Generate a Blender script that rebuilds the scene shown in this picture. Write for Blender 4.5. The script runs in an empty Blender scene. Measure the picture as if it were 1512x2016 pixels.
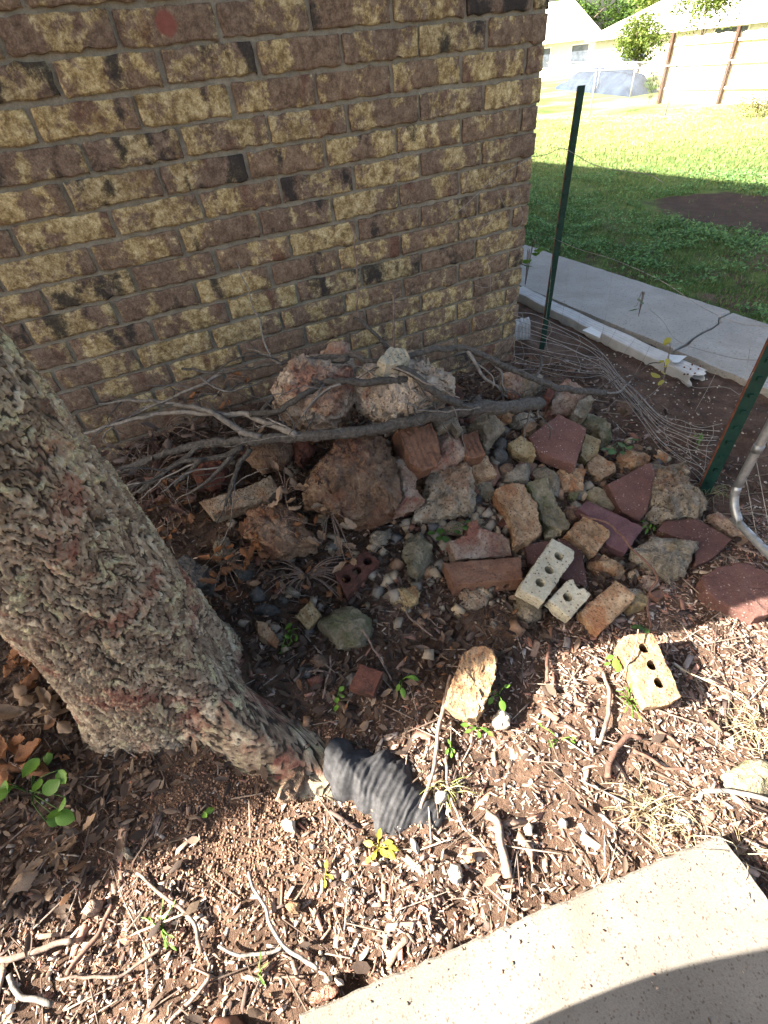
import bpy, bmesh, math, random
import numpy as np
from mathutils import Vector, Matrix

random.seed(7)
RNG = np.random.default_rng(11)
scene = bpy.context.scene
col = scene.collection

# ------------------------------------------------------------------ camera
F_PX = 954.347
AX = np.array([0.88867364, -0.36358491, 0.27940147])     # wall direction seen in the lens frame
AY = np.array([-0.45064184, -0.57989986, 0.67870324])    # into the wall
AZ = np.array([-0.08474138, -0.72905567, -0.67918829])   # up
CAM_Z = 1.2
cam_data = bpy.data.cameras.new('camera')
cam = bpy.data.objects.new('camera', cam_data)
col.objects.link(cam)
M4 = Matrix.Identity(4)
for i, a in enumerate((AX, AY, AZ)):
    M4[i][0], M4[i][1], M4[i][2] = a[0], -a[1], -a[2]
M4[2][3] = CAM_Z
cam.matrix_world = M4
cam_data.sensor_fit = 'VERTICAL'
cam_data.sensor_height = 36.0
cam_data.lens = F_PX / 2016.0 * 36.0
cam_data.clip_start = 0.01
cam_data.clip_end = 3000
scene.camera = cam

# ------------------------------------------------------------------ sky, sun, exposure
SUN_EL = math.radians(33.0)
LIGHT = np.array([0.966, -0.259])                        # the way the light travels over the ground
world = bpy.data.worlds.new('World')
scene.world = world
world.use_nodes = True
wn = world.node_tree
sky = wn.nodes.new('ShaderNodeTexSky')
sky.sky_type = 'NISHITA'
sky.sun_disc = False
sky.sun_elevation = SUN_EL
sky.sun_rotation = math.atan2(-LIGHT[0], -LIGHT[1])
sky.air_density = 1.0
sky.dust_density = 5.0
sky.ozone_density = 0.5
wn.nodes['Background'].inputs[1].default_value = 0.055
wn.links.new(sky.outputs[0], wn.nodes['Background'].inputs[0])
sun_data = bpy.data.lights.new('sun', 'SUN')
sun_data.energy = 5.0
sun_data.angle = math.radians(0.53)
sun_data.color = (1.0, 0.93, 0.82)
sun = bpy.data.objects.new('sun', sun_data)
col.objects.link(sun)
sd = Vector((LIGHT[0] * math.cos(SUN_EL), LIGHT[1] * math.cos(SUN_EL), -math.sin(SUN_EL)))
sun.rotation_euler = sd.to_track_quat('-Z', 'Y').to_euler()
scene.view_settings.view_transform = 'Standard'
scene.view_settings.look = 'None'
scene.view_settings.gamma = 1.0
scene.view_settings.use_curve_mapping = False
scene.view_settings.exposure = 3.3
scene.render.engine = 'CYCLES'
scene.cycles.use_denoising = True
scene.cycles.max_bounces = 8

# ------------------------------------------------------------------ numbers helpers
def sstep(a, b, x):
    t = np.clip((np.asarray(x, float) - a) / (b - a), 0, 1)
    return t * t * (3 - 2 * t)

def _hash(ix, iy, iz, seed):
    h = (ix.astype(np.int64) * 374761393 + iy.astype(np.int64) * 668265263 + iz.astype(np.int64) * 2147483647 + seed * 974711) & 0xFFFFFFFF
    h = ((h ^ (h >> 13)) * 1274126177) & 0xFFFFFFFF
    h = ((h ^ (h >> 16)) * 2246822519) & 0xFFFFFFFF
    return ((h ^ (h >> 15)) & 0xFFFFFF) / float(0xFFFFFF) * 2 - 1

def vnoise(P, seed=0):
    P = np.asarray(P, float)
    I = np.floor(P).astype(np.int64)
    Fr = P - I
    w = Fr * Fr * (3 - 2 * Fr)
    r = 0
    for dx in (0, 1):
        for dy in (0, 1):
            for dz in (0, 1):
                wt = (w[:, 0] if dx else 1 - w[:, 0]) * (w[:, 1] if dy else 1 - w[:, 1]) * (w[:, 2] if dz else 1 - w[:, 2])
                r = r + wt * _hash(I[:, 0] + dx, I[:, 1] + dy, I[:, 2] + dz, seed)
    return r

def fbm(P, seed=0, oct=3):
    P = np.asarray(P, float)
    a, r = 1.0, 0
    for o in range(oct):
        r = r + a * vnoise(P * 2 ** o + 17.3 * o, seed + o)
        a *= .5
    return r

def ground_z(x, y):
    x = np.asarray(x, float); y = np.asarray(y, float)
    z = .03 * sstep(.45, 1.1, y) + .05 * sstep(.7, 1.6, y)
    z = z + .19 * np.exp(-((x - .1) / .75) ** 2) * sstep(.85, 1.62, y)
    z = z + .12 * np.exp(-((x - .8) / .45) ** 2 - ((y - 1.2) / .33) ** 2)
    z = z + .04 * np.exp(-((x + .3) / .22) ** 2 - ((y - .78) / .22) ** 2)
    z = z * (1 - sstep(1.5, 2.1, x)) + .04 * sstep(1.5, 2.1, x)
    d = .75 * x + .66 * y
    z = z - .95 * sstep(5.0, 24.0, d) * sstep(1.5, 3, x)
    return z

def ray(px, py):
    d = np.array([px - 756.0, py - 1008.0, F_PX])
    return np.array([d @ AX, d @ AY, d @ AZ])

def hit(px, py, lift=0.0):                 # the point of the ground, raised by lift, that this line of sight meets
    d = ray(px, py)
    z = lift
    for _ in range(40):
        p = d * (z - CAM_Z) / d[2]
        z = .5 * z + .5 * (float(ground_z(p[0], p[1])) + lift)
    p = d * (z - CAM_Z) / d[2]
    return np.array([p[0], p[1], z])

def at_y(px, py, Y):
    d = ray(px, py); p = d * Y / d[1]
    return np.array([p[0], p[1], p[2] + CAM_Z])

def at_x(px, py, X):
    d = ray(px, py); p = d * X / d[0]
    return np.array([p[0], p[1], p[2] + CAM_Z])

CROPS = {'o': (0, 0, 1.0), 'c1': (1000, 0, 2.953), 'c2': (1000, 400, 2.88), 'c3': (750, 700, 3.024), 'c4': (1050, 750, 3.273), 'c5': (150, 600, 2.326),
         'c6': (400, 950, 2.749), 'c7': (800, 1150, 2.1236), 'c8': (0, 1600, 2.16), 'c9': (550, 1500, 2.52), 'c0': (0, 1150, 2.326)}
def cv(c, pts):
    ox, oy, s = CROPS[c]
    return [(ox + p[0] / s, oy + p[1] / s) for p in pts]

# ------------------------------------------------------------------ mesh helpers
def new_mesh(name, V, Fc, smooth=False):
    me = bpy.data.meshes.new(name)
    V = np.asarray(V, np.float32)
    if isinstance(Fc, np.ndarray):
        n, k = Fc.shape
        me.vertices.add(len(V)); me.vertices.foreach_set('co', V.ravel())
        me.loops.add(n * k); me.loops.foreach_set('vertex_index', Fc.astype(np.int32).ravel())
        me.polygons.add(n); me.polygons.foreach_set('loop_start', np.arange(0, n * k, k, dtype=np.int32))
        me.update(calc_edges=True)
    else:
        me.from_pydata([tuple(map(float, v)) for v in V], [], [tuple(map(int, f)) for f in Fc])
    me.validate()
    if smooth:
        me.polygons.foreach_set('use_smooth', np.ones(len(me.polygons), bool))
    me.update()
    return me

def obj(name, me, mat=None, parent=None, loc=None):
    o = bpy.data.objects.new(name, me)
    col.objects.link(o)
    if mat is not None and me is not None and len(me.materials) == 0:
        me.materials.append(mat)
    if parent is not None:
        o.parent = parent
    if loc is not None:
        o.location = tuple(float(v) for v in loc)
    return o

def tag(o, label=None, cat=None, group=None, kind=None):
    if label: o['label'] = label
    if cat: o['category'] = cat
    if group: o['group'] = group
    if kind: o['kind'] = kind
    return o

def thing(name, label, cat, loc=(0, 0, 0), group=None):
    o = bpy.data.objects.new(name, None)
    col.objects.link(o)
    o.location = tuple(float(v) for v in loc)
    o.empty_display_size = .05
    return tag(o, label, cat, group)

def box_data(lo, hi):
    x0, y0, z0 = lo; x1, y1, z1 = hi
    V = [(x0, y0, z0), (x1, y0, z0), (x1, y1, z0), (x0, y1, z0), (x0, y0, z1), (x1, y0, z1), (x1, y1, z1), (x0, y1, z1)]
    Fc = [(0, 3, 2, 1), (4, 5, 6, 7), (0, 1, 5, 4), (1, 2, 6, 5), (2, 3, 7, 6), (3, 0, 4, 7)]
    return V, Fc

def join_data(parts):
    V, Fc, o = [], [], 0
    for v, f in parts:
        V += [tuple(map(float, q)) for q in v]; Fc += [tuple(i + o for i in q) for q in f]; o += len(v)
    return V, Fc

def catmull(P, R, step):
    P = np.asarray(P, float); R = np.asarray(R, float)
    Q = np.vstack([2 * P[0] - P[1], P, 2 * P[-1] - P[-2]])
    oP, oR = [], []
    for i in range(len(P) - 1):
        a, b, c, d = Q[i:i + 4]
        n = max(2, int(np.linalg.norm(c - b) / step))
        for k in range(n):
            t = k / n
            oP.append(.5 * ((2 * b) + (-a + c) * t + (2 * a - 5 * b + 4 * c - d) * t * t + (-a + 3 * b - 3 * c + d) * t ** 3))
            oR.append(R[i] * (1 - t) + R[i + 1] * t)
    oP.append(P[-1]); oR.append(R[-1])
    return np.array(oP), np.array(oR)

def tube_data(P, R, n=8, step=.012, jitter=0.0, seed=0, rough=0.0):
    P, R = catmull(P, R, step)
    if jitter:
        P = P + jitter * np.stack([fbm(P * 30 + 9 * k, seed + k, 2) for k in range(3)], 1)
    T = np.gradient(P, axis=0); T /= np.linalg.norm(T, axis=1)[:, None] + 1e-9
    ref = np.array([0, 0, 1.0]) if abs(T[0][2]) < .8 else np.array([1.0, 0, 0])
    V = []
    for i in range(len(P)):
        a = np.cross(T[i], ref); a /= np.linalg.norm(a) + 1e-9
        b = np.cross(a, T[i])
        ref = b
        for k in range(n):
            th = 2 * math.pi * k / n
            V.append(P[i] + R[i] * (math.cos(th) * a + math.sin(th) * b))
    V = np.array(V)
    if rough:
        V = V + rough * np.stack([fbm(V * 60 + 5 * k, seed + 20 + k, 2) for k in range(3)], 1)
    Fc = []
    for i in range(len(P) - 1):
        for k in range(n):
            k2 = (k + 1) % n
            Fc.append((i * n + k, i * n + k2, (i + 1) * n + k2, (i + 1) * n + k))
    Fc.append(tuple(range(n - 1, -1, -1)))
    Fc.append(tuple((len(P) - 1) * n + k for k in range(n)))
    return V, Fc

def tube(name, P, R, mat, parent=None, n=8, step=.012, jitter=0.0, seed=0, rough=0.0, base=None):
    V, Fc = tube_data(P, R, n, step, jitter, seed, rough)
    b = np.asarray(P[0], float) if base is None else np.asarray(base, float)
    return obj(name, new_mesh(name, V - b, Fc, True), mat, parent, b if parent is None else None)

# ------------------------------------------------------------------ materials
class NT:
    def __init__(s, name):
        s.m = bpy.data.materials.new(name); s.m.use_nodes = True
        s.t = s.m.node_tree; s.b = s.t.nodes['Principled BSDF']; s.out = s.t.nodes['Material Output']
    def n(s, typ, **kw):
        nd = s.t.nodes.new(typ)
        for k, v in kw.items(): setattr(nd, k, v)
        return nd
    def l(s, a, b): s.t.links.new(a, b)
    def coord(s, rand=True, kind='Object', scale=(1, 1, 1)):
        tc = s.n('ShaderNodeTexCoord'); o = tc.outputs[kind]
        if rand:
            oi = s.n('ShaderNodeObjectInfo')
            mu = s.n('ShaderNodeMath', operation='MULTIPLY'); s.l(oi.outputs['Random'], mu.inputs[0]); mu.inputs[1].default_value = 37.0
            ad = s.n('ShaderNodeVectorMath', operation='ADD'); s.l(o, ad.inputs[0]); s.l(mu.outputs[0], ad.inputs[1]); o = ad.outputs[0]
        if scale != (1, 1, 1):
            mp = s.n('ShaderNodeVectorMath', operation='MULTIPLY'); s.l(o, mp.inputs[0]); mp.inputs[1].default_value = scale; o = mp.outputs[0]
        return o
    def noise(s, co, scale, detail=4, rough=.6, dist=0.0):
        nd = s.n('ShaderNodeTexNoise'); nd.inputs['Scale'].default_value = scale; nd.inputs['Detail'].default_value = detail
        nd.inputs['Roughness'].default_value = rough; nd.inputs['Distortion'].default_value = dist
        s.l(co, nd.inputs['Vector']); return nd.outputs['Fac']
    def voro(s, co, scale, feature='F1'):
        nd = s.n('ShaderNodeTexVoronoi'); nd.feature = feature; nd.inputs['Scale'].default_value = scale
        s.l(co, nd.inputs['Vector']); return nd.outputs['Distance']
    def ramp(s, fac, stops, interp='LINEAR'):
        nd = s.n('ShaderNodeValToRGB'); nd.color_ramp.interpolation = interp
        el = nd.color_ramp.elements
        while len(el) < len(stops): el.new(.5)
        for e, (p, c) in zip(el, stops):
            e.position = p; e.color = (c[0], c[1], c[2], 1) if isinstance(c, tuple) else (c, c, c, 1)
        s.l(fac, nd.inputs[0]); return nd.outputs[0]
    def mix(s, fac, a, b, mode='MIX'):
        nd = s.n('ShaderNodeMix', data_type='RGBA', blend_type=mode)
        for sock, v in ((nd.inputs[0], fac), (nd.inputs[6], a), (nd.inputs[7], b)):
            if isinstance(v, (int, float)): sock.default_value = v
            elif isinstance(v, tuple): sock.default_value = (v[0], v[1], v[2], 1)
            else: s.l(v, sock)
        return nd.outputs[2]
    def math(s, op, a, b=0.0):
        nd = s.n('ShaderNodeMath', operation=op)
        for sock, v in ((nd.inputs[0], a), (nd.inputs[1], b)):
            if isinstance(v, (int, float)): sock.default_value = v
            else: s.l(v, sock)
        return nd.outputs[0]
    def finish(s, color, rough=.85, bump=None, bstr=.5, bdist=.01, spec=.25):
        if isinstance(color, tuple): s.b.inputs['Base Color'].default_value = (*color, 1)
        else: s.l(color, s.b.inputs['Base Color'])
        s.b.inputs['Roughness'].default_value = rough
        s.b.inputs['Specular IOR Level'].default_value = spec
        if bump is not None:
            bp = s.n('ShaderNodeBump'); bp.inputs['Strength'].default_value = bstr; bp.inputs['Distance'].default_value = bdist
            s.l(bump, bp.inputs['Height']); s.l(bp.outputs[0], s.b.inputs['Normal'])
        return s.m

def stone(name, cols, scale=18, speck=None, speck_amt=.12, patch=None, patch_amt=.45, bstr=.6, bdist=.006, rough=.9, grain=160):
    t = NT(name); co = t.coord()
    n1 = t.noise(co, scale, 6, .65)
    k = len(cols)
    c = t.ramp(n1, [(.3 + .4 * i / max(1, k - 1), cc) for i, cc in enumerate(cols)])
    if patch:
        n2 = t.noise(co, scale * .45, 5, .7, .5)
        f = t.ramp(n2, [(1 - patch_amt - .06, 0.0), (1 - patch_amt + .06, 1.0)])
        c = t.mix(f, c, patch)
    g = t.noise(co, grain, 3, .7)
    c = t.mix(.55, c, t.ramp(g, [(.3, (.35, .33, .32)), (.7, (1.0, 1.0, 1.0))]), 'MULTIPLY')
    if speck:
        v = t.voro(co, grain * .55)
        n3 = t.noise(co, grain * .25, 2)
        f = t.math('MULTIPLY', t.ramp(v, [(.12, 1.0), (.3, 0.0)]), t.ramp(n3, [(1 - speck_amt - .45, 0.0), (1 - speck_amt - .3, 1.0)]))
        c = t.mix(f, c, speck)
    oi = t.n('ShaderNodeObjectInfo')
    c = t.mix(1.0, c, t.ramp(oi.outputs['Random'], [(0, (.78, .78, .78)), (1, (1.12, 1.1, 1.08))]), 'MULTIPLY')
    h = t.math('ADD', t.math('MULTIPLY', n1, .7), t.math('MULTIPLY', g, .45))
    h = t.math('ADD', h, t.math('MULTIPLY', t.noise(co, grain * .35, 4, .7), .6))
    return t.finish(c, rough, h, bstr, bdist)

MAT = {}
MAT['tan'] = stone('tan_brick', [(0.188, 0.102, 0.0504), (0.362, 0.24, 0.14), (0.525, 0.39, 0.246)], 26, (0.075, 0.048, 0.0336), .3, (0.312, 0.15, 0.0728), .45, 1.0, .012)
MAT['yellow'] = stone('yellow_brick', [(.2, .135, .06), (.36, .27, .14), (.46, .37, .22)], 26, (.08, .05, .03), .25, (.25, .14, .065), .4, 1.0, .012)
MAT['cream'] = stone('cream_brick', [(.33, .3, .22), (.44, .41, .31), (.5, .47, .37)], 14, (.08, .06, .04), .45, (.37, .3, .2), .35, .6, .005)
MAT['paver'] = stone('red_paver', [(.085, .04, .034), (.135, .068, .056), (.165, .088, .072)], 9, (.38, .31, .27), .06, (.13, .06, .045), .4, .8, .006, .92, 220)
MAT['mauve'] = stone('mauve_brick', [(.07, .034, .038), (.11, .056, .06), (.145, .078, .078)], 12, None, .1, (.14, .066, .05), .35, .5, .005)
MAT['darkred'] = stone('dark_red_brick', [(.06, .024, .018), (.12, .048, .033), (.16, .072, .05)], 18, None, .1, (.05, .03, .025), .4, .7, .006)
MAT['brownbrick'] = stone('brown_brick', [(.1, .047, .03), (.175, .09, .056), (.22, .125, .082)], 16, (.05, .03, .02), .1, (.12, .06, .045), .4, .6, .006)
MAT['concrete'] = stone('old_concrete', [(0.168, 0.131, 0.0924), (0.392, 0.324, 0.238), (0.588, 0.511, 0.389)], 22, (0.084, 0.0621, 0.0396), .4, (0.35, 0.221, 0.139), .45, 1.0, .025)
MAT['grayrock'] = stone('grey_rock', [(0.133, 0.112, 0.0858), (0.308, 0.265, 0.202), (0.504, 0.442, 0.345)], 20, None, .1, (0.238, 0.197, 0.13), .45, 1.0, .02)
MAT['mossrock'] = stone('mossy_rock', [(0.131, 0.114, 0.069), (0.269, 0.228, 0.149), (0.413, 0.354, 0.247)], 16, None, .1, (0.138, 0.138, 0.0633), .45, 1.0, .018)
MAT['boulder'] = stone('brown_boulder', [(0.0978, 0.0605, 0.0399), (0.253, 0.165, 0.11), (0.437, 0.319, 0.221)], 15, None, .1, (0.23, 0.116, 0.0735), .42, 1.0, .025)
MAT['pinkrock'] = stone('pink_rock', [(0.203, 0.117, 0.0813), (0.419, 0.299, 0.219), (0.634, 0.533, 0.425)], 13, (0.135, 0.065, 0.05), .15, (0.311, 0.13, 0.0875), .45, 1.0, .022)
MAT['palerock'] = stone('pale_rock', [(0.25, 0.195, 0.147), (0.5, 0.421, 0.336), (0.725, 0.647, 0.531)], 15, (0.125, 0.0854, 0.059), .25, (0.375, 0.195, 0.136), .38, 1.0, .025)
MAT['redpale'] = stone('red_and_pale_rock', [(0.247, 0.164, 0.12), (0.494, 0.391, 0.3), (0.728, 0.63, 0.504)], 12, (0.13, 0.0756, 0.054), .2, (0.351, 0.189, 0.132), .42, 1.0, .025)
MAT['slate'] = stone('dark_slate', [(.045, .042, .038), (.09, .086, .08), (.15, .14, .125)], 16, None, .1, (.075, .064, .05), .4, .9, .012)
MAT['palestone'] = stone('pale_stone', [(.26, .22, .17), (.38, .34, .28), (.5, .46, .4)], 16, (.25, .18, .12), .08, (.5, .4, .3), .3, .5, .004)

def wall_brick_mat(spot=None):
    t = NT('mottled_wall_brick'); co = t.coord()
    oi = t.n('ShaderNodeObjectInfo'); rnd = oi.outputs['Random']
    st = t.n('ShaderNodeVectorMath', operation='MULTIPLY'); t.l(co, st.inputs[0]); st.inputs[1].default_value = (1.0, 1.0, .42)
    blk = t.noise(st.outputs[0], 10, 2, .5, .25)                     # broad bands across the face
    fine = t.noise(co, 46, 8, .78, .15)
    pat = t.noise(co, 30, 7, .72, .25)
    grn = t.noise(co, 210, 3, .7)
    base = t.ramp(fine, [(.3, (.075, .046, .032)), (.48, (.205, .138, .096)), (.6, (.29, .207, .148)), (.75, (.42, .32, .23))])
    cream = t.ramp(fine, [(.3, (.12, .074, .033)), (.44, (.31, .218, .1)), (.54, (.55, .43, .222)), (.68, (.82, .7, .45))])
    s = t.math('ADD', t.math('MULTIPLY', blk, .5), t.math('MULTIPLY', pat, .5))
    off = t.math('SUBTRACT', s, t.math('MULTIPLY', t.math('SUBTRACT', rnd, .5), .09))
    c = t.mix(t.ramp(off, [(.5, 0.0), (.545, .95)]), base, cream)
    blk2 = t.noise(st.outputs[0], 12.5, 2, .5, .2)
    c = t.mix(t.ramp(blk2, [(.62, 0.0), (.7, .6)]), c, t.ramp(fine, [(.3, (.09, .03, .025)), (.7, (.2, .085, .06))]))
    wn = t.n('ShaderNodeTexWhiteNoise', noise_dimensions='1D'); t.l(rnd, wn.inputs['W'])
    dk = t.math('ADD', t.math('ADD', blk2, t.math('MULTIPLY', t.math('SUBTRACT', fine, .5), .3)), t.math('MULTIPLY', t.ramp(wn.outputs[0], [(.7, 0.0), (1.0, 1.0)]), -.16))
    c = t.mix(t.ramp(dk, [(.26, .85), (.35, 0.0)]), c, (.032, .031, .031))
    c = t.mix(.65, c, t.ramp(grn, [(.3, (.3, .28, .26)), (.7, (1.1, 1.1, 1.1))]), 'MULTIPLY')
    c = t.mix(1.0, c, t.ramp(wn.outputs[0], [(0, (1.08, 1.06, 1.0)), (1, (.86, .86, .88))]), 'MULTIPLY')
    h = t.math('ADD', t.math('MULTIPLY', fine, 1.0), t.math('MULTIPLY', grn, .35))
    if spot:
        d = t.n('ShaderNodeVectorMath', operation='DISTANCE'); tc = t.n('ShaderNodeTexCoord'); t.l(tc.outputs['Object'], d.inputs[0]); d.inputs[1].default_value = spot
        dd = t.math('ADD', d.outputs['Value'], t.math('MULTIPLY', t.math('SUBTRACT', pat, .5), .03))
        c = t.mix(t.ramp(dd, [(.021, 1.0), (.025, 0.0)]), c, t.ramp(fine, [(.3, (.17, .055, .042)), (.7, (.26, .1, .075))]))
    return t.finish(c, .88, h, .9, .007)
MAT['wallbrick'] = wall_brick_mat()

def mortar_mat():
    t = NT('mortar'); co = t.coord(False)
    n = t.noise(co, 25, 6, .7); g = t.noise(co, 240, 3, .7)
    c = t.ramp(n, [(.3, (.2, .172, .128)), (.7, (.35, .308, .235))])
    c = t.mix(.5, c, t.ramp(g, [(.3, (.45, .44, .42)), (.7, (1.0, 1.0, 1.0))]), 'MULTIPLY')
    return t.finish(c, .95, t.math('ADD', n, g), .8, .005)
MAT['mortar'] = mortar_mat()

def vcol_mat(name, rough=.85, spec=.2, bump=140, bstr=.4, trans=0.0, var=.35):
    t = NT(name)
    at = t.n('ShaderNodeAttribute', attribute_name='Col')
    co = t.coord(False)
    g = t.noise(co, bump, 3, .7)
    c = t.mix(var, at.outputs['Color'], t.ramp(g, [(.3, (.3, .3, .3)), (.7, (1.0, 1.0, 1.0))]), 'MULTIPLY')
    m = t.finish(c, rough, g, bstr, .003, spec)
    if trans:
        tr = t.n('ShaderNodeBsdfTranslucent'); t.l(c, tr.inputs[0])
        mx = t.n('ShaderNodeMixShader'); mx.inputs[0].default_value = trans
        t.l(t.b.outputs[0], mx.inputs[1]); t.l(tr.outputs[0], mx.inputs[2]); t.l(mx.outputs[0], t.out.inputs[0])
    return m
MAT['chips'] = vcol_mat('mulch_chips')
MAT['pebbles'] = vcol_mat('pebbles', .8, .25, 90, .3)
MAT['litter'] = vcol_mat('leaf_litter', .8, .2, 70, .4, .15)
MAT['blades'] = vcol_mat('grass_blades', .6, .3, 30, .1, .35, .15)

def plain(name, c1, c2, scale=30, rough=.6, metal=0.0, bstr=.3, bdist=.003, trans=0.0, spec=.3, rand=True):
    t = NT(name); co = t.coord(rand)
    n = t.noise(co, scale, 5, .65)
    c = t.ramp(n, [(.32, c1), (.68, c2)])
    oi = t.n('ShaderNodeObjectInfo')
    c = t.mix(.8, c, t.ramp(oi.outputs['Random'], [(0, (.75, .75, .75)), (1, (1.15, 1.12, 1.1))]), 'MULTIPLY')
    m = t.finish(c, rough, n, bstr, bdist, spec)
    t.b.inputs['Metallic'].default_value = metal
    if trans:
        tr = t.n('ShaderNodeBsdfTranslucent'); t.l(c, tr.inputs[0])
        mx = t.n('ShaderNodeMixShader'); mx.inputs[0].default_value = trans
        t.l(t.b.outputs[0], mx.inputs[1]); t.l(tr.outputs[0], mx.inputs[2]); t.l(mx.outputs[0], t.out.inputs[0])
    return m
MAT['branch'] = plain('dead_branch_bark', (.03, .027, .024), (.115, .107, .096), 110, .9, 0, 1.0, .008)
MAT['palebranch'] = plain('weathered_twig', (.085, .077, .068), (.22, .205, .185), 70, .9, 0, .6, .003)
MAT['stick'] = plain('brown_stick', (.09, .06, .045), (.24, .18, .145), 60, .9, 0, .7, .003)
MAT['rootstick'] = plain('dark_root', (.06, .03, .022), (.16, .09, .065), 60, .9, 0, .8, .003)
MAT['deadleaf'] = plain('dead_leaf', (.12, .05, .02), (.34, .16, .075), 40, .75, 0, .4, .003, .25)
MAT['paleleaf'] = plain('pale_dead_leaf', (.2, .13, .08), (.42, .3, .2), 40, .75, 0, .4, .003, .25)
MAT['leaf'] = plain('green_leaf', (.07, .16, .02), (.16, .3, .05), 30, .5, 0, .2, .002, .35)
MAT['darkleaf'] = plain('dark_green_leaf', (.035, .085, .018), (.08, .15, .03), 30, .5, 0, .2, .002, .3)
MAT['yellowleaf'] = plain('yellow_leaf', (.3, .28, .03), (.5, .45, .08), 30, .55, 0, .2, .002, .35)
MAT['dryleaf'] = plain('straw', (.28, .22, .12), (.5, .42, .27), 40, .8, 0, .2, .002, .2)
MAT['wire'] = plain('galvanised_wire', (.17, .16, .145), (.36, .34, .31), 60, .55, .4, .2, .001)
MAT['oldwire'] = plain('dull_fence_wire', (.1, .1, .1), (.2, .2, .2), 20, .6, .3, .1, .001)
MAT['galv'] = plain('galvanised_pipe', (.22, .235, .24), (.36, .38, .39), 40, .45, .7, .15, .001)
MAT['greenpost'] = plain('green_post_paint', (.004, .022, .016), (.009, .042, .03), 40, .6, 0, .2, .001, 0, .25)
MAT['rust'] = plain('rusty_steel', (.09, .03, .018), (.2, .075, .045), 50, .8, .2, .5, .002)
MAT['whitemetal'] = plain('white_downspout_paint', (.36, .37, .36), (.52, .52, .5), 14, .5, 0, .2, .002, 0, .4)
MAT['blackplastic'] = plain('black_plastic', (.014, .014, .015), (.04, .04, .043), 60, .75, 0, .5, .003, 0, .22)
MAT['roof'] = plain('roof_shingle', (.3, .28, .26), (.42, .4, .38), 12, .9)
MAT['paleroof'] = plain('pale_roof', (.55, .53, .5), (.68, .66, .63), 5, .85)
MAT['housewall'] = plain('pale_siding', (.5, .48, .44), (.62, .6, .56), 3, .8)
MAT['trim'] = plain('white_trim', (.68, .67, .64), (.8, .79, .76), 6, .6)
MAT['glass'] = plain('window_glass', (.05, .06, .08), (.1, .12, .15), 4, .1, 0, 0, .001, 0, .5)
MAT['plank'] = plain('sun_bleached_planks', (.45, .36, .24), (.66, .57, .42), 4, .85, 0, .4, .004)
MAT['darkpost'] = plain('dark_fence_post', (.035, .02, .013), (.08, .046, .032), 12, .9)
MAT['tarp'] = plain('blue_tarp', (.006, .014, .034), (.04, .062, .1), 1.2, .6, 0, .3, .003, 0, .2)
MAT['treebark'] = plain('far_tree_bark', (.08, .06, .045), (.17, .13, .1), 12, .9)
MAT['shoe'] = plain('brown_leather', (.1, .045, .03), (.18, .085, .055), 40, .55)
MAT['jeans'] = plain('blue_denim', (.03, .045, .08), (.06, .08, .13), 60, .9)
MAT['cloth'] = plain('grey_shirt', (.1, .1, .11), (.16, .16, .17), 50, .9)
MAT['skin'] = plain('skin', (.42, .24, .17), (.5, .3, .22), 20, .55)
MAT['hair'] = plain('dark_hair', (.02, .014, .01), (.05, .035, .025), 80, .6)
MAT['phone'] = plain('black_phone', (.012, .012, .014), (.02, .02, .022), 10, .25, 0, 0, .001, 0, .5)

def slab_mat(name, c1, c2, c3, agg, fine=170):
    t = NT(name); co = t.coord(False)
    n = t.noise(co, 5, 6, .65); g = t.noise(co, fine, 4, .7); v = t.voro(co, fine * .6)
    c = t.ramp(n, [(.3, c1), (.7, c2)])
    c = t.mix(t.math('MULTIPLY', t.ramp(v, [(.2, 1.0), (.42, 0.0)]), t.ramp(t.noise(co, 60, 2), [(.42, 0.0), (.6, .75)])), c, agg)
    c = t.mix(.5, c, t.ramp(g, [(.3, (.5, .49, .47)), (.7, (1.0, 1.0, 1.0))]), 'MULTIPLY')
    st = t.noise(co, 2.4, 5, .7, .6)
    c = t.mix(t.ramp(st, [(.52, 0.0), (.68, .6)]), c, c3)
    return t.finish(c, .92, t.math('ADD', n, g), .5, .003)
MAT['slab'] = slab_mat('sandy_concrete', (0.133, 0.12, 0.102), (0.204, 0.186, 0.162), (0.0997, 0.0833, 0.0626), (0.057, 0.0441, 0.0324), 300)
MAT['path'] = slab_mat('grey_path_concrete', (.27, .25, .218), (.37, .345, .3), (.22, .2, .17), (.17, .15, .13), 120)

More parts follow.
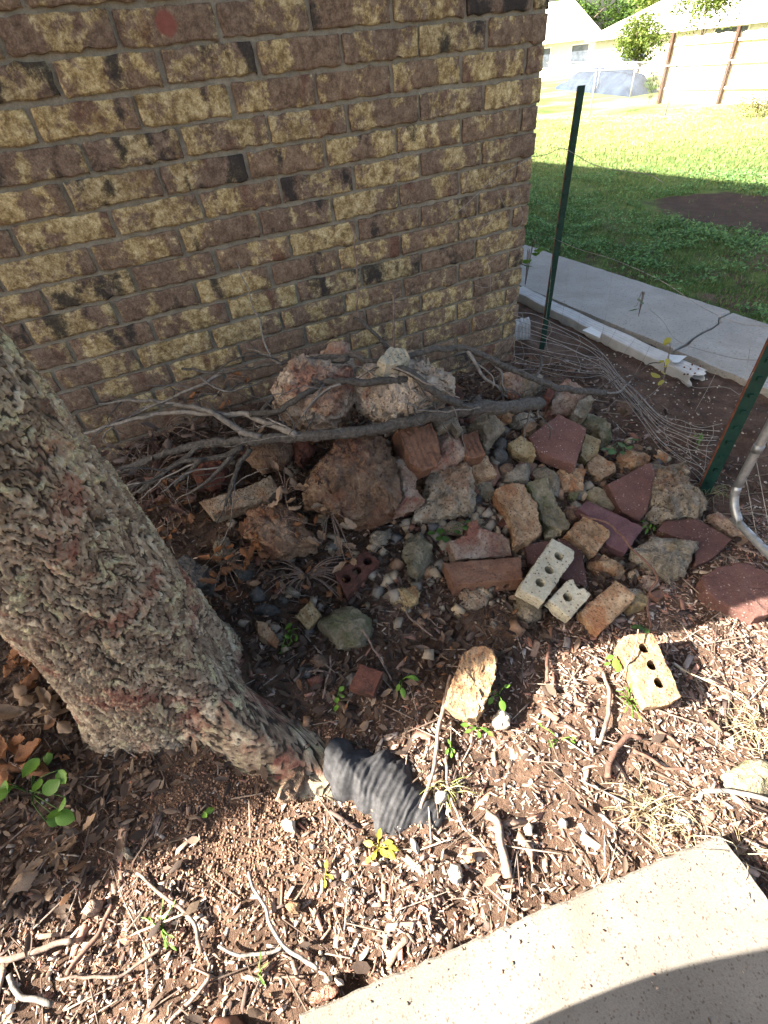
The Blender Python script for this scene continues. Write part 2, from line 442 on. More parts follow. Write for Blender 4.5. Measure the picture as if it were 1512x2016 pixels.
def bark_mat():
    t = NT('furrowed_bark'); co = t.coord(False)
    at = t.n('ShaderNodeAttribute', attribute_name='Col')         # x: height of the plate (0 crack, 1 crown of the plate)
    sp = t.n('ShaderNodeSeparateColor'); t.l(at.outputs['Color'], sp.inputs[0])
    n = t.noise(co, 45, 6, .7, .4); big = t.noise(co, 7, 5, .65, .5); g = t.noise(co, 220, 3, .75); med = t.noise(co, 19, 5, .7, .6)
    flake = t.math('ADD', t.math('MULTIPLY', sp.outputs[1], .6), t.math('MULTIPLY', n, .45))
    c = t.ramp(flake, [(.2, (.06, .042, .03)), (.42, (.175, .128, .09)), (.62, (.3, .24, .172)), (.82, (.52, .46, .34))])
    lich = t.math('MULTIPLY', t.ramp(med, [(.5, 0.0), (.6, .9)]), t.ramp(flake, [(.45, 0.0), (.65, .85)]))
    c = t.mix(lich, c, t.ramp(g, [(.3, (.24, .23, .12)), (.7, (.56, .53, .31))]))
    red = t.math('MULTIPLY', t.ramp(big, [(.54, 0.0), (.61, .9)]), t.ramp(flake, [(.25, .95), (.75, .4)]))
    c = t.mix(red, c, t.ramp(flake, [(.3, (.12, .035, .027)), (.7, (.36, .16, .105))]))
    c = t.mix(t.ramp(sp.outputs[0], [(.1, .96), (.5, 0.0)]), c, (.026, .02, .015))
    c = t.mix(.45, c, t.ramp(g, [(.3, (.4, .4, .4)), (.7, (1.0, 1.0, 1.0))]), 'MULTIPLY')
    h = t.math('ADD', n, t.math('MULTIPLY', g, .5))
    return t.finish(c, .93, h, .8, .006)
MAT['bark'] = bark_mat()

def ground_mat():
    t = NT('soil_and_lawn')
    ge = t.n('ShaderNodeNewGeometry'); P = ge.outputs['Position']
    n = t.noise(P, 9, 7, .7); f = t.noise(P, 130, 5, .75); g = t.noise(P, 420, 3, .7)
    soil = t.ramp(n, [(.3, (.055, .035, .025)), (.5, (.125, .079, .055)), (.72, (.24, .16, .115))])
    soil = t.mix(.65, soil, t.ramp(f, [(.3, (.35, .33, .32)), (.7, (1.15, 1.1, 1.05))]), 'MULTIPLY')
    gr = t.noise(P, 6, 6, .7)
    lawn = t.ramp(gr, [(.3, (.05, .09, .022)), (.55, (.11, .16, .04)), (.75, (.24, .24, .085))])
    lawn = t.mix(.6, lawn, t.ramp(f, [(.3, (.3, .3, .3)), (.7, (1.2, 1.2, 1.1))]), 'MULTIPLY')
    dry = t.ramp(t.noise(P, .35, 5, .6), [(.42, 0.0), (.6, .8)])
    far = t.n('ShaderNodeSeparateXYZ'); t.l(P, far.inputs[0])
    dist = t.math('ADD', t.math('MULTIPLY', far.outputs[0], .75), t.math('MULTIPLY', far.outputs[1], .66))
    lawn = t.mix(t.math('MULTIPLY', dry, t.ramp(t.math('MULTIPLY', dist, .04), [(.35, 0.0), (.7, 1.0)])), lawn, (.36, .33, .15))  # straw tone also puts the far lawn's sunlit brightness into the colour
    edge = t.math('ADD', far.outputs[0], t.math('MULTIPLY', t.math('SUBTRACT', t.noise(P, 5, 3), .5), .3))
    m = t.ramp(t.math('MULTIPLY', edge, .1), [(.268, 0.0), (.285, 1.0)])
    # bare oval bed in the lawn
    dx = t.math('MULTIPLY', t.math('SUBTRACT', far.outputs[0], 4.75), 1.25); dy = t.math('MULTIPLY', t.math('SUBTRACT', far.outputs[1], 2.45), .72)
    rr = t.math('ADD', t.math('SQRT', t.math('ADD', t.math('MULTIPLY', dx, dx), t.math('MULTIPLY', dy, dy))), t.math('MULTIPLY', t.math('SUBTRACT', t.noise(P, 4, 4), .5), .5))
    m = t.math('MULTIPLY', m, t.ramp(rr, [(.78, 0.0), (.86, 1.0)]))
    bare = t.math('MULTIPLY', t.ramp(t.noise(P, 3.2, 5, .7), [(.45, 0.0), (.55, .9)]), t.ramp(t.math('MULTIPLY', dist, .1), [(.38, 1.0), (.55, 0.0)]))
    m = t.math('MULTIPLY', m, t.math('SUBTRACT', 1.0, bare))
    c = t.mix(m, soil, lawn)
    c = t.mix(t.math('MULTIPLY', t.ramp(rr, [(.8, .62), (.88, 0.0)]), t.ramp(t.math('MULTIPLY', far.outputs[0], .1), [(.28, 0.0), (.3, 1.0)])), c, (.022, .015, .011))
    h = t.math('ADD', t.math('MULTIPLY', f, 1.0), t.math('MULTIPLY', g, .4))
    return t.finish(c, .95, h, 1.0, .012, .15)
MAT['ground'] = ground_mat()

# ------------------------------------------------------------------ ground
def axis_lines(lo, hi, step, far, growth=1.22):
    a = list(np.arange(lo, hi + 1e-6, step))
    s = step; x = hi
    while x < far:
        s *= growth; x += s; a.append(x)
    s = step; x = lo
    while x > -far:
        s *= growth; x -= s; a.insert(0, x)
    return np.array(a)
gx = axis_lines(-1.1, 2.5, .014, 900); gy = axis_lines(-.5, 1.9, .014, 900)
GX, GY = np.meshgrid(gx, gy, indexing='ij')
gz = ground_z(GX, GY)
near = (1 - sstep(2.2, 3.2, np.abs(GX - .6))) * (1 - sstep(1.8, 2.6, np.abs(GY - .7)))
P3 = np.stack([GX.ravel(), GY.ravel(), 0 * GX.ravel()], 1)
gz = gz + near * (.012 * fbm(P3 * 9, 3, 3) + .006 * fbm(P3 * 40, 5, 2)).reshape(gz.shape)
nx_, ny_ = GX.shape
idx = np.arange(nx_ * ny_).reshape(nx_, ny_)
gf = np.stack([idx[:-1, :-1].ravel(), idx[1:, :-1].ravel(), idx[1:, 1:].ravel(), idx[:-1, 1:].ravel()], 1)
tag(obj('ground', new_mesh('ground', np.stack([GX.ravel(), GY.ravel(), gz.ravel()], 1), gf, True), MAT['ground']), 'bare brown soil bed running out into sloping lawn', kind='structure')

# ------------------------------------------------------------------ brick house
H_C, L_B, CORNER, WALL_Y = .0767, .2513, 1.4957, 1.762
JO = .0125
house = thing('brick_house', 'mottled brown and yellow brick house wall with grey mortar behind the rubble', 'house', (CORNER, WALL_Y, 0))
hb = np.array([CORNER, WALL_Y, 0])
def brick_mesh(seed, L, h, d=.088):
    r = np.random.default_rng(seed)
    nx, nz = (14 if L > .15 else 7), 6
    xs = np.concatenate([[0], np.linspace(.0035 / L, 1 - .0035 / L, nx - 2), [1]]); zs = np.concatenate([[0], np.linspace(.0035 / h, 1 - .0035 / h, nz - 2), [1]])
    V = []; 
    top = .0016 * r.standard_normal(nx); bot = .0026 * r.standard_normal(nx) - .001
    lef = .0016 * r.standard_normal(nz); rig = .0016 * r.standard_normal(nz)
    for j, b in enumerate(zs):
        for i, a in enumerate(xs):
            x = a * L + (lef[j] if i == 0 else 0) + (rig[j] if i == nx - 1 else 0)
            z = b * h + (bot[i] if j == 0 else 0) + (top[i] if j == nz - 1 else 0)
            e = min(i, nx - 1 - i, j, nz - 1 - j)
            y = (.0016 if e == 0 else 0) + .0007 * r.standard_normal()
            if i in (0, nx - 1) and j in (0, nz - 1):
                y += .001; x += .0012 if i == 0 else -.0012; z += .0012 if j == 0 else -.0012
            V.append((x, y, z))
    Fc = [(j * nx + i, j * nx + i + 1, (j + 1) * nx + i + 1, (j + 1) * nx + i) for j in range(nz - 1) for i in range(nx - 1)]
    ring = [i for i in range(nx)] + [j * nx + nx - 1 for j in range(1, nz)] + [(nz - 1) * nx + i for i in range(nx - 2, -1, -1)] + [j * nx for j in range(nz - 2, 0, -1)]
    n0 = len(V)
    for k in ring: V.append((V[k][0], d, V[k][2]))
    m = len(ring)
    for k in range(m):
        k2 = (k + 1) % m
        Fc.append((ring[k2], ring[k], n0 + k, n0 + k2))
    return V, Fc
def front_smooth(me, n):
    for i, p in enumerate(me.polygons): p.use_smooth = i < n
    return me
full_meshes = []
for s in range(14):
    v, f = brick_mesh(s, L_B - JO, H_C - JO); full_meshes.append(front_smooth(new_mesh('brick', v, f), (14 - 1) * 5))
head_meshes = []
for s in range(5):
    v, f = brick_mesh(50 + s, .3 * L_B - JO, H_C - JO); head_meshes.append(front_smooth(new_mesh('brick_header', v, f), (7 - 1) * 5))
OFF = {1: .26, 2: .93, 3: .3, 4: .95, 5: .29, 6: .95, 7: .3, 8: .97, 9: .31, 10: .99, 11: .31, 12: 1.0, 13: .31}
def row_z(k): return 1.2 + (2.95 - k) * H_C           # upper joint of row k
SPOT = at_y(327, 48, WALL_Y)
extra = []
nb = 0
for k in range(-13, 20):
    off = OFF.get(k, (1.0 if k > 13 else .94) if k % 2 == 0 else (.31 if k > 13 else .27))
    z0 = row_z(k + 1) + JO / 2
    if z0 < -.12: continue
    ends = []
    x = CORNER
    if k % 2 == 0:
        first = off * L_B; ends.append((CORNER - first + JO / 2, CORNER - .001))
        x = CORNER - first
    else:
        ends.append((CORNER - off * L_B + JO / 2, CORNER - .001)); x = CORNER - off * L_B
    while x > -3.4:
        ends.append((x - L_B + JO / 2, x - JO / 2)); x -= L_B
    for a, b in ends:
        L = b - a
        vis = -2 <= k <= 18 and b > -.62 - .09 * (k < 6) * 3
        jx, jz = random.uniform(-.002, .002), random.uniform(-.0015, .0015)
        yy = -.0045 + random.uniform(-.002, .0015)
        if vis and nb < 298:
            src = random.choice(full_meshes if L > .15 else head_meshes)
            base = (L_B - JO) if L > .15 else (.3 * L_B - JO)
            o = obj('brick', src, MAT['wallbrick'], house, (a + jx - CORNER, yy, z0 + jz))
            o.scale = (L / base, 1, 1)
            o.rotation_euler = (random.uniform(-.015, .015), 0, random.uniform(-.008, .008))
            nb += 1
            if a < SPOT[0] < b and z0 < SPOT[2] < z0 + H_C:
                o.data = src.copy(); o.data.materials.clear(); o.data.materials.append(wall_brick_mat(((SPOT[0] - a - jx) * base / L, 0, SPOT[2] - z0 - jz)))
        else:
            v, f = box_data((a + jx - CORNER, yy, z0 + jz), (b + jx - CORNER, .08, z0 + H_C - JO + jz))
            extra.append((v, f))
    # bricks of the end wall, round the corner
    y = .0 if k % 2 else .088
    if k % 2 == 0: pass
    while y < 7.3:
        l = L_B - JO
        v, f = box_data((-.08, y + JO, z0), (.002 + random.uniform(-.002, .002), y + JO + l, z0 + H_C - JO)); extra.append((v, f)); y += L_B
V, Fc = join_data(extra)
tag(obj('brickwork', new_mesh('brickwork', V, Fc), MAT['wallbrick'], house), kind='stuff')
v, f = join_data([box_data((-7.0, .003, -.3), (-.006, .2, 2.44)), box_data((-.2, .2, -.3), (-.006, 7.4, 2.44)), box_data((-7.0, .2, -.3), (-6.8, 7.4, 2.44)), box_data((-7.0, 7.4, -.3), (-.006, 7.6, 2.44))])
obj('mortar_wall', new_mesh('mortar_wall', v, f), MAT['mortar'], house)
# hipped roof with eaves all round
ov = .30
ez, et = 2.46, 2.56
e0 = [(-7.35, -.128), (ov, -.533), (ov, 7.95), (-7.35, 7.95)]  # front eave, out of view, skewed to set where its shadow edge falls
V = [(x, y, ez) for x, y in e0] + [(x, y, et) for x, y in e0] + [(-3.6, 3.8, 4.0), (-3.4, 3.8, 4.0)]
Fc = [(3, 2, 1, 0), (0, 1, 5, 4), (1, 2, 6, 5), (2, 3, 7, 6), (3, 0, 4, 7), (4, 5, 9, 8), (5, 6, 9), (6, 7, 8, 9), (7, 4, 8)]
obj('roof', new_mesh('roof', V, Fc), MAT['roof'], house)
v, f = join_data([([(-7.4, -.158, 2.42), (ov + .03, -.565, 2.42), (ov + .03, -.538, 2.42), (-7.4, -.131, 2.42), (-7.4, -.158, 2.575), (ov + .03, -.565, 2.575), (ov + .03, -.538, 2.575), (-7.4, -.131, 2.575)], box_data((0, 0, 0), (1, 1, 1))[1]), box_data((ov + .003, -ov, 2.42), (ov + .03, 7.98, 2.575))])
obj('fascia', new_mesh('fascia', v, f), MAT['trim'], house)

# ------------------------------------------------------------------ concrete path and slab
def prism_block(name, poly, z0, z1, mat, rough=.004, seed=0, step=.05, bevel=.008, freq=14):
    """a flat slab with worn, slightly wavy edges"""
    pts = []
    for i in range(len(poly)):
        a, b = np.array(poly[i], float), np.array(poly[(i + 1) % len(poly)], float)
        n = max(1, int(np.linalg.norm(b - a) / step))
        for k in range(n): pts.append(a + (b - a) * k / n)
    pts = np.array(pts); c = pts.mean(0)
    q = np.concatenate([pts, np.zeros((len(pts), 1))], 1)
    wob = rough * np.stack([fbm(q * freq, seed, 3), fbm(q * freq + 7, seed + 4, 3)], 1)
    rings = []
    for s, z in ((0, z1), (1, z1), (1, z1 - bevel), (1, z0)):
        if s == 0: continue
        ins = bevel if z == z1 else 0
        d = pts - c; ln = np.linalg.norm(d, axis=1)[:, None]
        rings.append(np.concatenate([pts + wob - d / ln * ins, np.full((len(pts), 1), z)], 1))
    n = len(pts); V = np.vstack(rings)
    Fc = [tuple(range(n))]
    for r in range(len(rings) - 1):
        for k in range(n):
            Fc.append((r * n + k, (r + 1) * n + k, (r + 1) * n + (k + 1) % n, r * n + (k + 1) % n))
    return V, Fc
# path: two slabs, parted by a crack
path_z = .075
c1, c2 = hit(1310, 695, path_z - .04), hit(1420, 635, path_z - .04)
crack = [(2.17, 1.40), (2.26, 1.41), (2.35, 1.435), (2.43, 1.455), (2.5, 1.462), (2.58, 1.48), (2.64, 1.52), (2.72, 1.535)]
v1, f1 = prism_block('p', [(2.19, 14), (2.17, 1.405)] + [(x, y + .006) for x, y in crack[1:-1]] + [(2.74, 1.535), (2.83, 14)], -.1, path_z, None, .006, 3, .06)
v2, f2 = prism_block('p', [(2.70, -5), (2.735, 1.525)] + [(x, y - .006) for x, y in crack[::-1][1:-1]] + [(2.165, 1.395), (2.14, -5)], -.1, path_z - .003, None, .006, 8, .06)
path = obj('path', new_mesh('path', v1, [tuple(reversed(q)) if i == 0 else q for i, q in enumerate(f1)]), MAT['path'])
tag(path, 'grey concrete path with a crack across it beside the lawn', kind='structure')
obj('path_slab', new_mesh('path_slab', v2, f2), MAT['path'], path)
# patio slab in the foreground
A = hit(1420, 1640, .05); B = hit(590, 1997, .05)
ex = (B - A)[:2]; ey = np.array([-.163, -.987]) * .95
poly = [tuple(A[:2]), tuple(A[:2] + ex), tuple(A[:2] + ex + ey), tuple(A[:2] + ey)]
V, Fc = prism_block('slab', poly, -.06, .05, None, .0022, 5, .008, .004, 45)
b0 = np.array([*A[:2], 0])
tag(obj('concrete_slab', new_mesh('concrete_slab', V - b0, Fc), MAT['slab'], None, b0), 'sunlit sandy concrete slab at the bottom right, half in shadow', 'slab')

# ------------------------------------------------------------------ rubble pieces
PIECES = []
def piece(name, label, cat, crop, outline, mat, t=.06, lift=None, tilt=(-.08, -.22), kind='rock', rough=None, group='rubble heap', seed=None, holes=None, hole_r=.0, side_holes=None, cuts=8, dome=.22):
    px = cv(crop, outline)
    seed = seed if seed is not None else int(abs(px[0][0] * 7 + px[0][1] * 3)) % 9973
    r = np.random.default_rng(seed)
    c = np.mean(px, axis=0)
    if lift is None: lift = t * .78
    zs_ = (dome + .28) * t if kind == 'rock' else 0.0       # a rock's widest girth, not its top, follows the outline
    P = hit(c[0], c[1], max(.012, lift - zs_))
    n = np.array([tilt[0], tilt[1], 1.0]); n /= np.linalg.norm(n)
    eye = np.array([0, 0, CAM_Z])
    def onplane(q):
        d = ray(*q)
        return eye + d * (((P - eye) @ n) / (d @ n))
    poly = [onplane(q) for q in px]
    # resample the outline
    pts = []
    for i in range(len(poly)):
        a, b = poly[i], poly[(i + 1) % len(poly)]
        m = max(2, int(np.linalg.norm(b - a) / .007))
        for k in range(m): pts.append(a + (b - a) * k / m)
    pts = np.array(pts)
    u = np.cross(n, [0, 1, 0]); u /= np.linalg.norm(u); v = np.cross(n, u)
    L2 = np.stack([(pts - P) @ u, (pts - P) @ v], 1)
    area = .5 * np.sum(L2[:, 0] * np.roll(L2[:, 1], -1) - np.roll(L2[:, 0], -1) * L2[:, 1])
    if area < 0: L2 = L2[::-1]
    cen = L2.mean(0)
    if kind == 'rock':
        Lr = .8 * L2 + .1 * (np.roll(L2, 2, 0) + np.roll(L2, -2, 0))
        prof = [(.12, .02), (.3, .0), (.5, -.02), (.68, -.05), (.82, -.1), (.92, -dome), (.975, -dome - .12), (1.0, -dome - .28), (.985, -.68), (.92, -.86), (.7, -1), (.3, -1)]
        R = rough if rough is not None else .009
    else:
        Lr = L2
        prof = [(.1, 0), (.25, 0), (.42, 0), (.58, 0), (.72, 0), (.84, 0), (.93, 0), (.975, -.012), (.996, -.05), (1.0, -.14), (1.0, -.3), (1.0, -.46), (1.0, -.62), (1.0, -.78), (.995, -.93), (.95, -1), (.5, -1)]
        R = rough if rough is not None else .003
    size_ = np.ptp(Lr, axis=0).max() * .5
    dense = [prof[0]]
    for (s0, z0), (s1, z1) in zip(prof[:-1], prof[1:]):
        m = max(1, int(math.hypot((s1 - s0) * size_, (z1 - z0) * t) / .0075))
        dense += [(s0 + (s1 - s0) * k / m, z0 + (z1 - z0) * k / m) for k in range(1, m + 1)]
    prof = dense
    nr = len(Lr)
    V = [np.array([[cen[0], cen[1], 0.0]])]
    for s, z in prof:
        V.append(np.concatenate([cen + (Lr - cen) * s, np.full((nr, 1), z * t)], 1))
    V.append(np.array([[cen[0], cen[1], -t]]))
    V = np.vstack(V)
    if kind == 'rock':                                        # chiselled flats
        size = np.ptp(Lr, axis=0).max() * .5
        for _ in range(cuts):
            th = r.uniform(0, 2 * math.pi); el = r.uniform(.1, 1.25)
            d = np.array([math.cos(th) * math.cos(el), math.sin(th) * math.cos(el), math.sin(el)])
            q = (V - [cen[0], cen[1], -t * .5]) @ d
            lim = q.max() * r.uniform(.74, .95)
            over = np.clip(q - lim, 0, None)
            V = V - over[:, None] * d * 1.0
    V[:, 2] += zs_
    W = V + seed * .37
    lump = np.stack([fbm(W * 13 + 31 * k, seed + k, 2) for k in range(3)], 1)
    fine = np.stack([fbm(W * 52 + 11 * k, seed + 5 + k, 2) for k in range(3)], 1)
    tiny = np.stack([fbm(W * 150 + 3 * k, seed + 9 + k, 2) for k in range(3)], 1)
    if kind == 'rock': V = V + R * (.75 * lump + .85 * fine + .5 * tiny)
    else:
        V = V + R * (.5 * lump + .6 * fine + .45 * tiny)
        if kind == 'broken':                                  # grooves across one worn edge
            V[:, 2] -= .005 * np.clip(np.sin(V[:, 0] * 330) - .1, 0, 1)
    Fc = []
    for k in range(nr): Fc.append((0, 1 + k, 1 + (k + 1) % nr))
    for i in range(len(prof) - 1):
        a, b = 1 + i * nr, 1 + (i + 1) * nr
        for k in range(nr):
            k2 = (k + 1) % nr
            Fc.append((a + k, b + k, b + k2, a + k2))
    a = 1 + (len(prof) - 1) * nr
    for k in range(nr): Fc.append((len(V) - 1, a + (k + 1) % nr, a + k))
    Wd = P + V[:, :1] * u + V[:, 1:2] * v + V[:, 2:] * n
    base = P - n * (t - zs_)
    me = new_mesh(name, Wd - base, Fc, True)
    if holes:
        parts = []
        for h in holes:
            hp = onplane(cv(crop, [h[:2]])[0]) - base
            dirn, up = (n, .02)
            rr = h[2] if len(h) > 2 else hole_r
            ring = [(hp + rr * (math.cos(a) * u + math.sin(a) * v)) for a in np.linspace(0, 2 * math.pi, 20, endpoint=False)]
            VV = [q + n * .02 for q in ring] + [q - n * (t * .88) for q in ring]
            FF = [tuple(range(20)), tuple(range(39, 19, -1))] + [(i, 20 + i, 20 + (i + 1) % 20, (i + 1) % 20) for i in range(20)]
            parts.append((VV, FF))
        me = cut_holes(me, parts)
    if side_holes:
        i0, i1, fr, rr, dep = side_holes
        a_, b_ = poly[i0] - n * t * .55 - base, poly[i1] - n * t * .55 - base
        ed = (b_ - a_) / np.linalg.norm(b_ - a_)
        inn = np.cross(n, ed); inn *= np.sign(inn @ (np.mean(poly, axis=0) - poly[i0]))
        parts = []
        for q in fr:
            c_ = a_ + (b_ - a_) * q
            ring = [c_ + rr * (math.cos(w) * ed + math.sin(w) * n) for w in np.linspace(0, 2 * math.pi, 18, endpoint=False)]
            VV = [p_ - inn * .03 for p_ in ring] + [p_ + inn * dep for p_ in ring]
            parts.append((VV, [tuple(range(18)), tuple(range(35, 17, -1))] + [(i, 18 + i, 18 + (i + 1) % 18, (i + 1) % 18) for i in range(18)]))
        me = cut_holes(me, parts)
    if holes or side_holes:
        me.polygons.foreach_set('use_smooth', np.ones(len(me.polygons), bool))
    me.set_sharp_from_angle(angle=math.radians(32))
    o = obj(name, me, MAT[mat], None, base)
    PIECES.append((c, label))
    return tag(o, label, cat, group)

def cut_holes(me, parts):
    VV, FF = join_data(parts)
    cut = bpy.data.objects.new('hole_tool', new_mesh('hole_tool', VV, FF)); col.objects.link(cut)
    tmp = bpy.data.objects.new('hole_target', me); col.objects.link(tmp)
    bmt = bmesh.new(); bmt.from_mesh(cut.data); bmesh.ops.recalc_face_normals(bmt, faces=bmt.faces); bmt.to_mesh(cut.data); bmt.free()
    bmt = bmesh.new(); bmt.from_mesh(me); bmesh.ops.recalc_face_normals(bmt, faces=bmt.faces); bmt.to_mesh(me); bmt.free()
    md = tmp.modifiers.new('b', 'BOOLEAN'); md.operation = 'DIFFERENCE'; md.solver = 'EXACT'; md.object = cut
    dg = bpy.context.evaluated_depsgraph_get()
    out = bpy.data.meshes.new_from_object(tmp.evaluated_get(dg))
    bpy.data.objects.remove(tmp); bpy.data.objects.remove(cut)
    return out

# --- large blocks at the back
piece('concrete_chunk', 'large pale pitted concrete chunk against the brick wall under the thin branches', 'rubble', 'o', [(697, 768), (715, 738), (760, 716), (800, 712), (835, 722), (855, 748), (884, 766), (880, 792), (850, 805), (838, 828), (765, 834), (735, 815), (712, 795)], 'palerock', .22, .37, (-.1, -.6), rough=.014, cuts=4)
piece('boulder', 'pale topped reddish boulder against the wall, left of the pitted concrete chunk', 'rock', 'o', [(535, 792), (560, 735), (600, 708), (640, 702), (693, 712), (697, 780), (688, 818), (650, 837), (600, 835), (558, 818)], 'redpale', .22, .37, (-.1, -.65), rough=.012, cuts=4)
piece('red_chunk', 'small red stone lump peeking out above the pale reddish boulder', 'rock', 'o', [(632, 704), (648, 686), (672, 684), (692, 694), (690, 712), (660, 716)], 'pinkrock', .08, .38, (0, -.3))
piece('grooved_brick', 'pale grooved brick end standing behind the pitted concrete chunk', 'brick', 'o', [(745, 706), (768, 682), (798, 686), (808, 704), (790, 716), (760, 718)], 'cream', .09, .42, (.1, -.4), 'broken')
piece('boulder', 'big square brown boulder below the thick branch, middle of the heap', 'rock', 'o', [(606, 905), (622, 878), (655, 868), (720, 862), (762, 880), (780, 930), (788, 985), (776, 1015), (738, 1035), (690, 1030), (640, 1010), (602, 980), (596, 945)], 'boulder', .2, .26, (-.1, -.55), rough=.011, cuts=5)
piece('fluted_block', 'dark brown fluted block leaning out from under the thick branch', 'block', 'c3', [(100, 440), (300, 400), (368, 590), (330, 660), (250, 690), (175, 640)], 'brownbrick', .09, .2, (.1, -.75), 'broken', rough=.005)
piece('pale_stone', 'pale pinkish wedge stone right of the fluted brown block', 'rock', 'c3', [(300, 480), (410, 425), (470, 500), (550, 612), (430, 668), (300, 690), (340, 600)], 'pinkrock', .07, .13, (.15, -.5), rough=.006)
piece('slate_shard', 'grey shard standing behind the pale pinkish wedge stone', 'rock', 'c3', [(300, 395), (430, 358), (490, 480), (455, 500), (410, 430), (330, 470)], 'grayrock', .05, .17, (.1, -.5), rough=.004)
piece('mortar_slab', 'narrow pinkish mortar slab upright beside the big brown boulder', 'rubble', 'c3', [(60, 595), (180, 600), (200, 720), (215, 830), (258, 868), (250, 910), (160, 935), (90, 990), (115, 840), (85, 700)], 'pinkrock', .06, .16, (.15, -.8), rough=.005)
piece('concrete_chunk', 'grey green pitted concrete block right of the narrow mortar slab', 'rubble', 'c3', [(270, 710), (400, 670), (540, 640), (545, 780), (538, 940), (430, 972), (330, 985), (190, 975), (255, 900), (262, 790)], 'concrete', .13, .12, (-.05, -.6), rough=.01)
piece('brick_end', 'ridged orange red brick end beside the grey speckled rock', 'brick', 'c3', [(488, 475), (575, 440), (625, 592), (515, 612)], 'brownbrick', .06, .13, (.1, -.5), 'broken')
piece('brick_piece', 'orange tan brick piece just below the ridged red brick end', 'brick', 'c3', [(540, 625), (630, 588), (692, 710), (600, 738), (545, 695)], 'tan', .06, .07, (.1, -.4), 'brick', rough=.004)
piece('speckled_rock', 'grey speckled angular rock just below the thick branch on the right', 'rock', 'c3', [(505, 445), (570, 390), (620, 364), (700, 390), (757, 430), (700, 490), (625, 548), (600, 525), (570, 445)], 'grayrock', .08, .11, (-.05, -.4), rough=.006)
piece('brick_piece', 'orange brick chunk half hidden behind the thick branch', 'brick', 'c3', [(590, 360), (640, 335), (700, 328), (782, 350), (772, 398), (700, 400), (640, 390)], 'tan', .06, .1, (-.05, -.3), 'rock')
piece('flat_stone', 'pale grey flat oval stone above the yellow brick cube', 'rock', 'c3', [(748, 395), (790, 362), (850, 352), (905, 358), (932, 385), (890, 412), (800, 432)], 'grayrock', .05, .08, (-.05, -.3), rough=.004)
piece('small_stone', 'small dark grey stone between speckled rock and yellow brick cube', 'rock', 'c3', [(668, 522), (700, 500), (730, 494), (762, 520), (745, 560), (695, 555)], 'slate', .04, .05, rough=.004)
piece('small_stone', 'dark greenish grey flat stone below left of the yellow brick cube', 'rock', 'c3', [(643, 592), (700, 553), (740, 572), (767, 602), (745, 637), (670, 642)], 'slate', .04, .05, rough=.004)
piece('brick_piece', 'yellow tan broken brick cube left of the large red paver', 'brick', 'c3', [(758, 515), (835, 473), (912, 525), (925, 600), (850, 592), (790, 562)], 'yellow', .05, .07, (-.1, -.35), 'brick', rough=.005)
piece('brick_piece', 'small tan lump touching the upper left corner of the large red paver', 'brick', 'c3', [(838, 432), (890, 394), (947, 420), (895, 487), (840, 476)], 'tan', .05, .07, rough=.006)
piece('red_paver', 'large red concrete paver tilted on top of the heap near the fence', 'paver', 'c3', [(880, 480), (970, 412), (1060, 347), (1140, 388), (1225, 432), (1195, 540), (1160, 655), (1000, 600), (925, 560)], 'paver', .055, .11, (-.12, -.38), 'brick', rough=.003)
piece('pale_lump', 'pale greenish lump of stone behind the large red paver', 'rock', 'c3', [(1135, 365), (1200, 352), (1290, 372), (1350, 412), (1392, 460), (1362, 522), (1292, 552), (1300, 495), (1225, 440)], 'mossrock', .07, .08, (-.1, -.3), rough=.008)
piece('brick_piece', 'yellowish brick piece tucked against the right edge of the large red paver', 'brick', 'c3', [(1190, 592), (1218, 458), (1312, 500), (1292, 582), (1222, 632)], 'yellow', .05, .06, (-.1, -.35), 'brick', rough=.004)
piece('brick_piece', 'orange tan square brick piece right below the large red paver', 'brick', 'c3', [(1225, 642), (1290, 580), (1402, 648), (1402, 692), (1312, 737), (1240, 692)], 'tan', .05, .05, (-.1, -.3), 'brick', rough=.004)
piece('tan_rock', 'rough tan rock above the tilted red paver by the fence wires', 'rock', 'c4', [(508, 502), (560, 475), (640, 453), (720, 480), (752, 512), (740, 537), (680, 575), (620, 582), (545, 545)], 'tan', .05, .05, rough=.007)
piece('brick_piece', 'broken tan brick with toothed edge left of the square brick piece', 'brick', 'c3', [(1038, 702), (1075, 650), (1150, 662), (1222, 680), (1212, 720), (1205, 792), (1090, 792)], 'tan', .05, .05, (-.05, -.3), 'broken', rough=.005)
piece('round_stone', 'smooth grey stone behind the two long tan slabs', 'rock', 'c3', [(888, 692), (960, 664), (1030, 710), (1070, 770), (1082, 812), (1060, 837), (1000, 822), (940, 780), (900, 740)], 'grayrock', .06, .06, rough=.005)
piece('wedge_stone', 'grey brown triangular stone above the nearer long tan slab', 'rock', 'c3', [(698, 717), (800, 685), (893, 654), (890, 700), (885, 747), (800, 760), (740, 762)], 'grayrock', .05, .07, rough=.005)
piece('tan_slab', 'long tan broken slab with orange stain, nearer of the two lying together', 'rubble', 'c3', [(685, 802), (720, 770), (765, 754), (850, 762), (895, 830), (927, 890), (945, 970), (962, 1050), (880, 1112), (800, 1137), (780, 1000), (740, 905), (695, 852)], 'tan', .06, .075, (-.05, -.35), 'brick', rough=.008)
piece('tan_slab', 'long grey tan slab lying right behind the orange stained one', 'rubble', 'c3', [(858, 762), (920, 740), (990, 720), (1012, 790), (1035, 862), (1085, 935), (1132, 1000), (1110, 1035), (1080, 1052), (1000, 1012), (960, 970), (925, 870)], 'mossrock', .06, .06, (-.05, -.35), 'brick', rough=.008)
piece('small_stone', 'small pale square stone at the foot of the two long tan slabs', 'rock', 'c3', [(964, 1042), (1050, 1024), (1063, 1060), (1040, 1085), (980, 1097)], 'mossrock', .035, .04, rough=.004)
